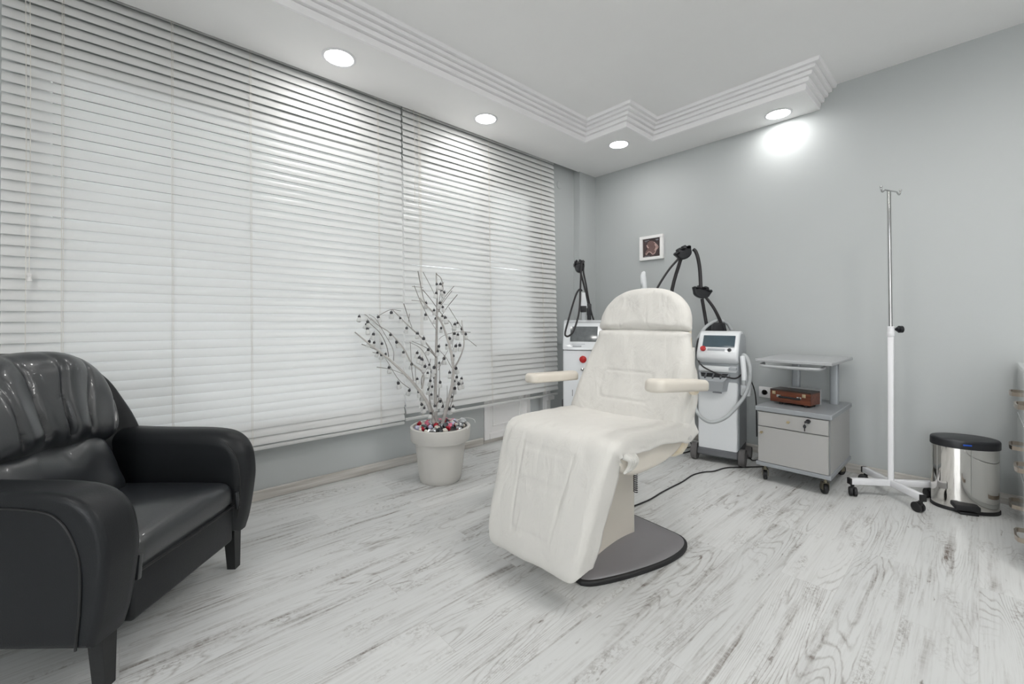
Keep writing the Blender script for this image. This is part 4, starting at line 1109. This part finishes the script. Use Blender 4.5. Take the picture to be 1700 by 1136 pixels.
bm = B(); span(bm, (3.415, .705, .492), (3.435, .90, .596), .003, 1)
tag(ob('flat_box', bm, M['shelf']), 'flat pale grey box standing behind the brown wooden case', 'box')

# ================================================================== DRIP STAND
IV = thing('drip_stand', 'white and chrome drip stand on four castors against the grey wall', 'drip stand', (3.395, .355, 0))
bm = B(); rprism(bm, rrect(.029, .029, .007, 4), .085, .985, .0, .003, lambda u, v, a: Vector((u, v, a)), 2); ob('lower_tube', bm, M['whitemetal'], IV, smooth=40)
bm = B(); lathe(bm, [(.017, .985), (.017, 1.015), (.014, 1.018), (.0115, 1.018)], 24); lathe(bm, [(.0165, .955), (.018, .957), (.018, .985), (.0165, .987)], 24); ob('collar', bm, M['whitemetal'], IV, smooth=40)
bm = B(); cyl(bm, (0, 0, .95), (-.008, .008, 1.826), .0095, n=20); rod = ob('extension_rod', bm, M['chrome'], IV, smooth=40)
hd = Vector((.93, -.36, 0)).normalized()
bm = B(); tube(bm, [hd * -.095 + Vector((0, 0, 1.838)), hd * -.092 + Vector((0, 0, 1.822)), hd * -.082 + Vector((0, 0, 1.812)), hd * -.068 + Vector((0, 0, 1.818)), hd * -.056 + Vector((0, 0, 1.826)), Vector((0, 0, 1.826)), hd * .056 + Vector((0, 0, 1.826)), hd * .068 + Vector((0, 0, 1.818)), hd * .082 + Vector((0, 0, 1.812)), hd * .092 + Vector((0, 0, 1.822)), hd * .094 + Vector((0, 0, 1.838))], .0042, 8, 5)
for s in (-1, 1): bmesh.ops.create_uvsphere(bm, u_segments=12, v_segments=8, radius=.007, matrix=Matrix.Translation(hd * .095 * s + Vector((0, 0, 1.84))))
ob('hook_bar', bm, M['chrome'], IV, smooth=60)
bm = B(); kd = Vector((.6, -.8, 0)); cyl(bm, Vector((0, 0, 1.0)), kd * .045 + Vector((0, 0, 1.0)), .006, n=12)
for a, b_, r_ in ((.03, .042, .012), (.042, .058, .021)): cyl(bm, kd * a + Vector((0, 0, 1.0)), kd * b_ + Vector((0, 0, 1.0)), r_, n=20)
ob('clamp_knob', bm, M['darkpl'], IV, smooth=40)
for k in range(4):
    an = R(41 + 90 * k); fr = Matrix.Rotation(an, 3, 'Z')
    bm = B(); box(bm, fr @ Vector((.112, 0, .085)), (.224, .028, .036), .003, 2, fr); lg = ob('leg', bm, M['whitemetal'], IV)
    bm = B(); box(bm, fr @ Vector((.228, 0, .085)), (.012, .032, .038), .003, 2, fr)
    tube(bm, [fr @ Vector((.212, 0, .07)), fr @ Vector((.212, 0, .05))], .010, 10, 1)
    ob('end_cap', bm, M['rubber'], lg)
    sw = Matrix.Rotation(an + R((60, 70, 195, 80)[k]), 3, 'Z')
    bm = B(); f2 = sw @ Matrix(((1, 0, 0), (0, 0, 1), (0, 1, 0)))
    for s in (-1, 1):
        lathe(bm, [(0, -.008), (.024, -.008), (.027, -.004), (.027, .005), (.022, .008), (0, .009)], 24, fr @ Vector((.212, 0, .027)) + sw @ Vector((.012, s * .011, 0)), frame=f2)
    box(bm, fr @ Vector((.212, 0, .045)) + sw @ Vector((.006, 0, 0)), (.03, .018, .02), .004, 2, sw)
    ob('caster', bm, M['rubber'], lg, smooth=45)

# ================================================================== PEDAL BIN
PBN = thing('pedal_bin', 'oval polished steel pedal bin with a black lid on the floor', 'bin', (3.50, .055, 0), R(-64))
def oval(a_, b_, n=72, p=2.15):
    res = []
    for i in range(n):
        t = 2 * PI * i / n; c_, s_ = math.cos(t), math.sin(t)
        res.append(Vector((a_ * math.copysign(abs(c_) ** (2 / p), c_), b_ * math.copysign(abs(s_) ** (2 / p), s_))))
    return res
xyz = lambda u, v, a: Vector((u, v, a))
bm = B(); rprism(bm, oval(.139, .098), .018, .352, 0, 0, xyz, 1); ob('body', bm, M['steel'], PBN, smooth=40)
bm = B(); rprism(bm, oval(.143, .102), 0, .020, .004, .004, xyz, 3); ob('base_ring', bm, M['rubber'], PBN, smooth=50)
bm = B(); rprism(bm, oval(.144, .103), .348, .394, .004, .010, lambda u, v, a: Vector((u, v, a + (.010 * (1 - (u / .15) ** 2 - (v / .11) ** 2) if a > .39 else 0))), 4); ld_ = ob('lid', bm, M['darkpl'], PBN, smooth=50)
bm = B(); box(bm, (-.035, -.1025, .373), (.036, .004, .008), .001, 1); ob('lid_label', bm, M['blue'], ld_, label='small blue label')
bm = B(); rprism(bm, [Vector((q.x, q.y)) for q in rrect(.105, .034, .01, 3)], -.125, -.07, .004, .0, lambda u, v, a: Vector((u - .042, a, .042 + v * .9 + (a + .1) * .2)), 3); ob('pedal', bm, M['rubber'], PBN, smooth=40)
bm = B(); span(bm, (-.075, -.122, 0), (.005, -.095, .016), .004, 2); ob('pedal_foot', bm, M['rubber'], PBN)
# drip stand leg end does not touch the bin

# ================================================================== WHITE DRAWER CABINET (right edge)
DC = thing('drawer_cabinet', 'glossy white drawer cabinet with bronze bow handles at the right edge', 'cabinet', (3.22, -.40, 0))
FY = -.146
bm = B(); span(bm, (2.72, -.62, .0), (3.72, FY - .019, .80), .003, 1); ob('carcass', bm, M['gloss'], DC, world=DC)
bm = B(); span(bm, (2.715, -.625, .80), (3.725, FY + .002, .818), .003, 1); ob('top', bm, M['gloss'], DC, world=DC)
for x0, x1 in ((3.225, 3.718), (2.722, 3.220)):
    for z0, z1, zh in ((.545, .797, .668), (.262, .541, .388), (.03, .258, .082)):
        bm = B(); span(bm, (x0 + .002, FY - .019, z0), (x1 - .002, FY, z1), .002, 1)
        dw = ob('drawer', bm, M['gloss'], DC, world=DC)
        xm = .5 * (x0 + x1) + .03
        bm = B()
        hp_ = [(-.078, 0), (-.070, .026), (-.040, .034), (.040, .034), (.070, .026), (.078, 0)]
        rg = []
        for (u, v) in hp_:
            ins = .0035
            rg.append([Vector((xm + u, FY + v + a, zh + b_)) for a, b_ in ((-ins, -.010), (ins, -.010), (ins, .010), (-ins, .010))])
        loft(bm, rg); ob('handle', bm, M['bronze'], dw, world=DC, smooth=20)

# ================================================================== ON THE WALLS
PF = thing('picture_frame', 'small white framed sepia ultrasound picture on the grey wall', 'picture', (L, 2.108, 1.748))
bm = B()
for lo, hi in (((-.03, -.122, -.115), (0, .122, -.087)), ((-.03, -.122, .087), (0, .122, .115)), ((-.03, -.122, -.087), (0, -.090, .087)), ((-.03, .090, -.087), (0, .122, .087))): span(bm, lo, hi, .002, 1)
ob('frame', bm, M['pvc'], PF)
bm = B(); span(bm, (-.014, -.0905, -.0875), (-.002, .0905, .0875)); pr = ob('print', bm, M['scan'], PF, smooth=0)
blob = closed_smooth([(-.052, .030), (-.03, .062), (.005, .066), (.03, .05), (.055, .02), (.072, -.005), (.05, -.03), (.035, -.058), (.008, -.066), (-.012, -.045), (-.035, -.040), (-.055, -.062), (-.066, -.052), (-.060, -.028), (-.045, -.012), (-.040, .005)], 5)
pfn = lambda u, v, a: Vector((-.0145 - a, -u, v))
bm = B(); rprism(bm, blob, -.0005, .0008, 0, 0, pfn, 1); ob('scan_shape', bm, M['scanmid'], pr, smooth=0)
bm = B()
tube(bm, [pfn(u, v, .0008) for u, v in ((.025, .05), (.05, .025), (.066, 0), (.046, -.028), (.032, -.055), (.010, -.062), (-.010, -.043), (-.034, -.037), (-.053, -.058), (-.062, -.05))], .0042, 6, 6)
tube(bm, [pfn(u, v, .0008) for u, v in ((-.05, .03), (-.042, .012), (-.032, .0))], .0055, 6, 4)
tube(bm, [pfn(u, v, .0008) for u, v in ((.036, .03), (.05, .0), (.034, -.03))], .008, 6, 4)
for v in bm.verts: v.co.x = max(v.co.x, -.0165)
ob('scan_outline', bm, M['scanlight'], pr, smooth=60)
bm = B()
for (u0, u1, v) in ((-.075, -.025, .074), (-.072, -.045, .066), (.040, .072, .074), (.046, .070, .066), (-.076, -.02, -.077)): span(bm, (-.0152, -u1, v - .002), (-.014, -u0, v + .002))
ob('caption_marks', bm, M['inkgrey'], pr, smooth=0)
SK = thing('wall_socket', 'white double wall socket between the laser device and the trolley', 'socket', (L, 1.10, .488))
bm = B(); span(bm, (-.010, -.082, -.042), (0, .082, .042), .004, 2); ob('plate', bm, M['pvc'], SK)
for y in (.04, -.04):
    bm = B(); lathe(bm, [(.021, .0), (.0215, .003), (.019, .003), (.018, -.006), (0, -.006)], 28, (-.010, y, 0), frame=Matrix(((0, 0, -1), (1, 0, 0), (0, 1, 0))))
    sk_ = ob('socket_well', bm, M['shelf'], SK, smooth=40)
    bm = B()
    for s in (-1, 1): cyl(bm, (-.0045, y + s * .008, 0), (-.0035, y + s * .008, 0), .003, n=10)
    ob('pin_hole', bm, M['darkpl'], sk_)
SW = thing('wall_switch', 'pale wall switch beside the right end of the blinds', 'switch', (3.245, WY, .86))
bm = B(); span(bm, (-.04, -.010, -.04), (.04, 0, .04), .004, 2); ob('plate', bm, M['greypost'], SW)
bm = B(); span(bm, (-.026, -.014, -.026), (.026, -.009, .026), .003, 2); ob('rocker', bm, M['greypost'], SW)
bm = B(); lathe(bm, [(0, .012), (.030, .011), (.036, .008), (.040, 0)], 32, (3.255, WY, 2.415), frame=Matrix(((1, 0, 0), (0, 0, -1), (0, 1, 0))))
tag(ob('wall_cover_cap', bm, M['wall']), 'round grey cover cap high on the wall beside the blinds', 'cover cap')

# ================================================================== LEADS ON THE FLOOR
def lead(label, pts, r_=.0045, name='power_cable'):
    bm = B(); tube(bm, pts, r_, 7, 6); return tag(ob(name, bm, M['hose'], smooth=60), label, 'cable')
Z = .005
lead('long black cable crossing the floor from the trolley towards the treatment chair', [flp(1300, 774, Z), flp(1262, 775, Z), flp(1228, 776, Z), flp(1205, 777, Z), flp(1185, 782.5, Z), flp(1168, 784, Z), flp(1150, 789, Z), flp(1133, 800, Z), flp(1115, 809, Z), flp(1098, 818, Z), flp(1080, 829, Z), flp(1064, 836, Z), flp(1046, 843, Z)])
lead('black cable looped on the floor between the treatment chair and the laser device', [at(1138, 640, 3.42), at(1141, 690, 3.40), at(1142, 722, 3.38), flp(1148, 740, .01), flp(1140, 743.5, Z), flp(1120, 745, Z), flp(1104, 744, Z), flp(1100, 750, Z), flp(1118, 753.5, Z), flp(1136, 752, Z), flp(1150, 747, Z), flp(1158, 742, Z)], .005)
lead('black cable hanging beside the wall socket behind the trolley', [at(1247, 632, 3.16), at(1253, 650, 3.25), at(1255.5, 672, 3.3), at(1256, 700, 3.35), at(1256.5, 725, 3.36)], .004)
lead('black cable loop on the floor between the laser device and the trolley', [flp(1290, 739, .05), flp(1257, 737, .05), flp(1244, 740, .03), flp(1240, 747, .012), flp(1244, 757, Z), flp(1248, 764, Z), flp(1256, 764, Z), flp(1275, 760, Z)], .0045)

# ================================================================== LIGHT
w = bpy.data.worlds.new('sky'); SC.world = w; w.use_nodes = True
bg = w.node_tree.nodes['Background']; bg.inputs['Color'].default_value = (.95, .975, 1.0, 1); bg.inputs['Strength'].default_value = 4.6
def fill_lamp(label, x, y, power):  # lamps added out of view to light the room from above
    t = thing('fill_lamp', label, 'ceiling light', (x, y, CEIL), 0)
    bm = B(); lathe(bm, [(0, 0), (.20, 0), (.20, -.045), (.188, -.05), (.186, -.03), (0, -.03)], 48); ob('housing', bm, M['whitemetal'], t, smooth=40)
    bm = B(); lathe(bm, [(.187, -.035), (.187, -.052), (.12, -.062), (0, -.066)], 48); ob('diffuser', bm, emat('fill_diffuser', (1.0, .985, .96), power), t, smooth=60)
fill_lamp('added round fill lamp behind the black armchair', -1.1, 1.0, 19)
fill_lamp('added round fill lamp over the treatment chair', 1.75, .62, 20)
fill_lamp('added round fill lamp between the treatment chair and the drawer cabinet', 2.25, -.35, 34)
fill_lamp('added round fill lamp at the back of the room on the left', -1.1, -1.1, 15)
fill_lamp('added round fill lamp at the back of the room towards the drawer cabinet', 1.0, -1.2, 15)
vs = SC.view_settings
vs.view_transform = 'Standard'; vs.look = 'None'; vs.exposure = 0.78; vs.gamma = 1.0; vs.use_curve_mapping = False
SC.cycles.use_denoising = True
SC.cycles.max_bounces = 10; SC.cycles.diffuse_bounces = 6; SC.cycles.transparent_max_bounces = 12; SC.cycles.transmission_bounces = 8
SC.cycles.sample_clamp_indirect = 6.0
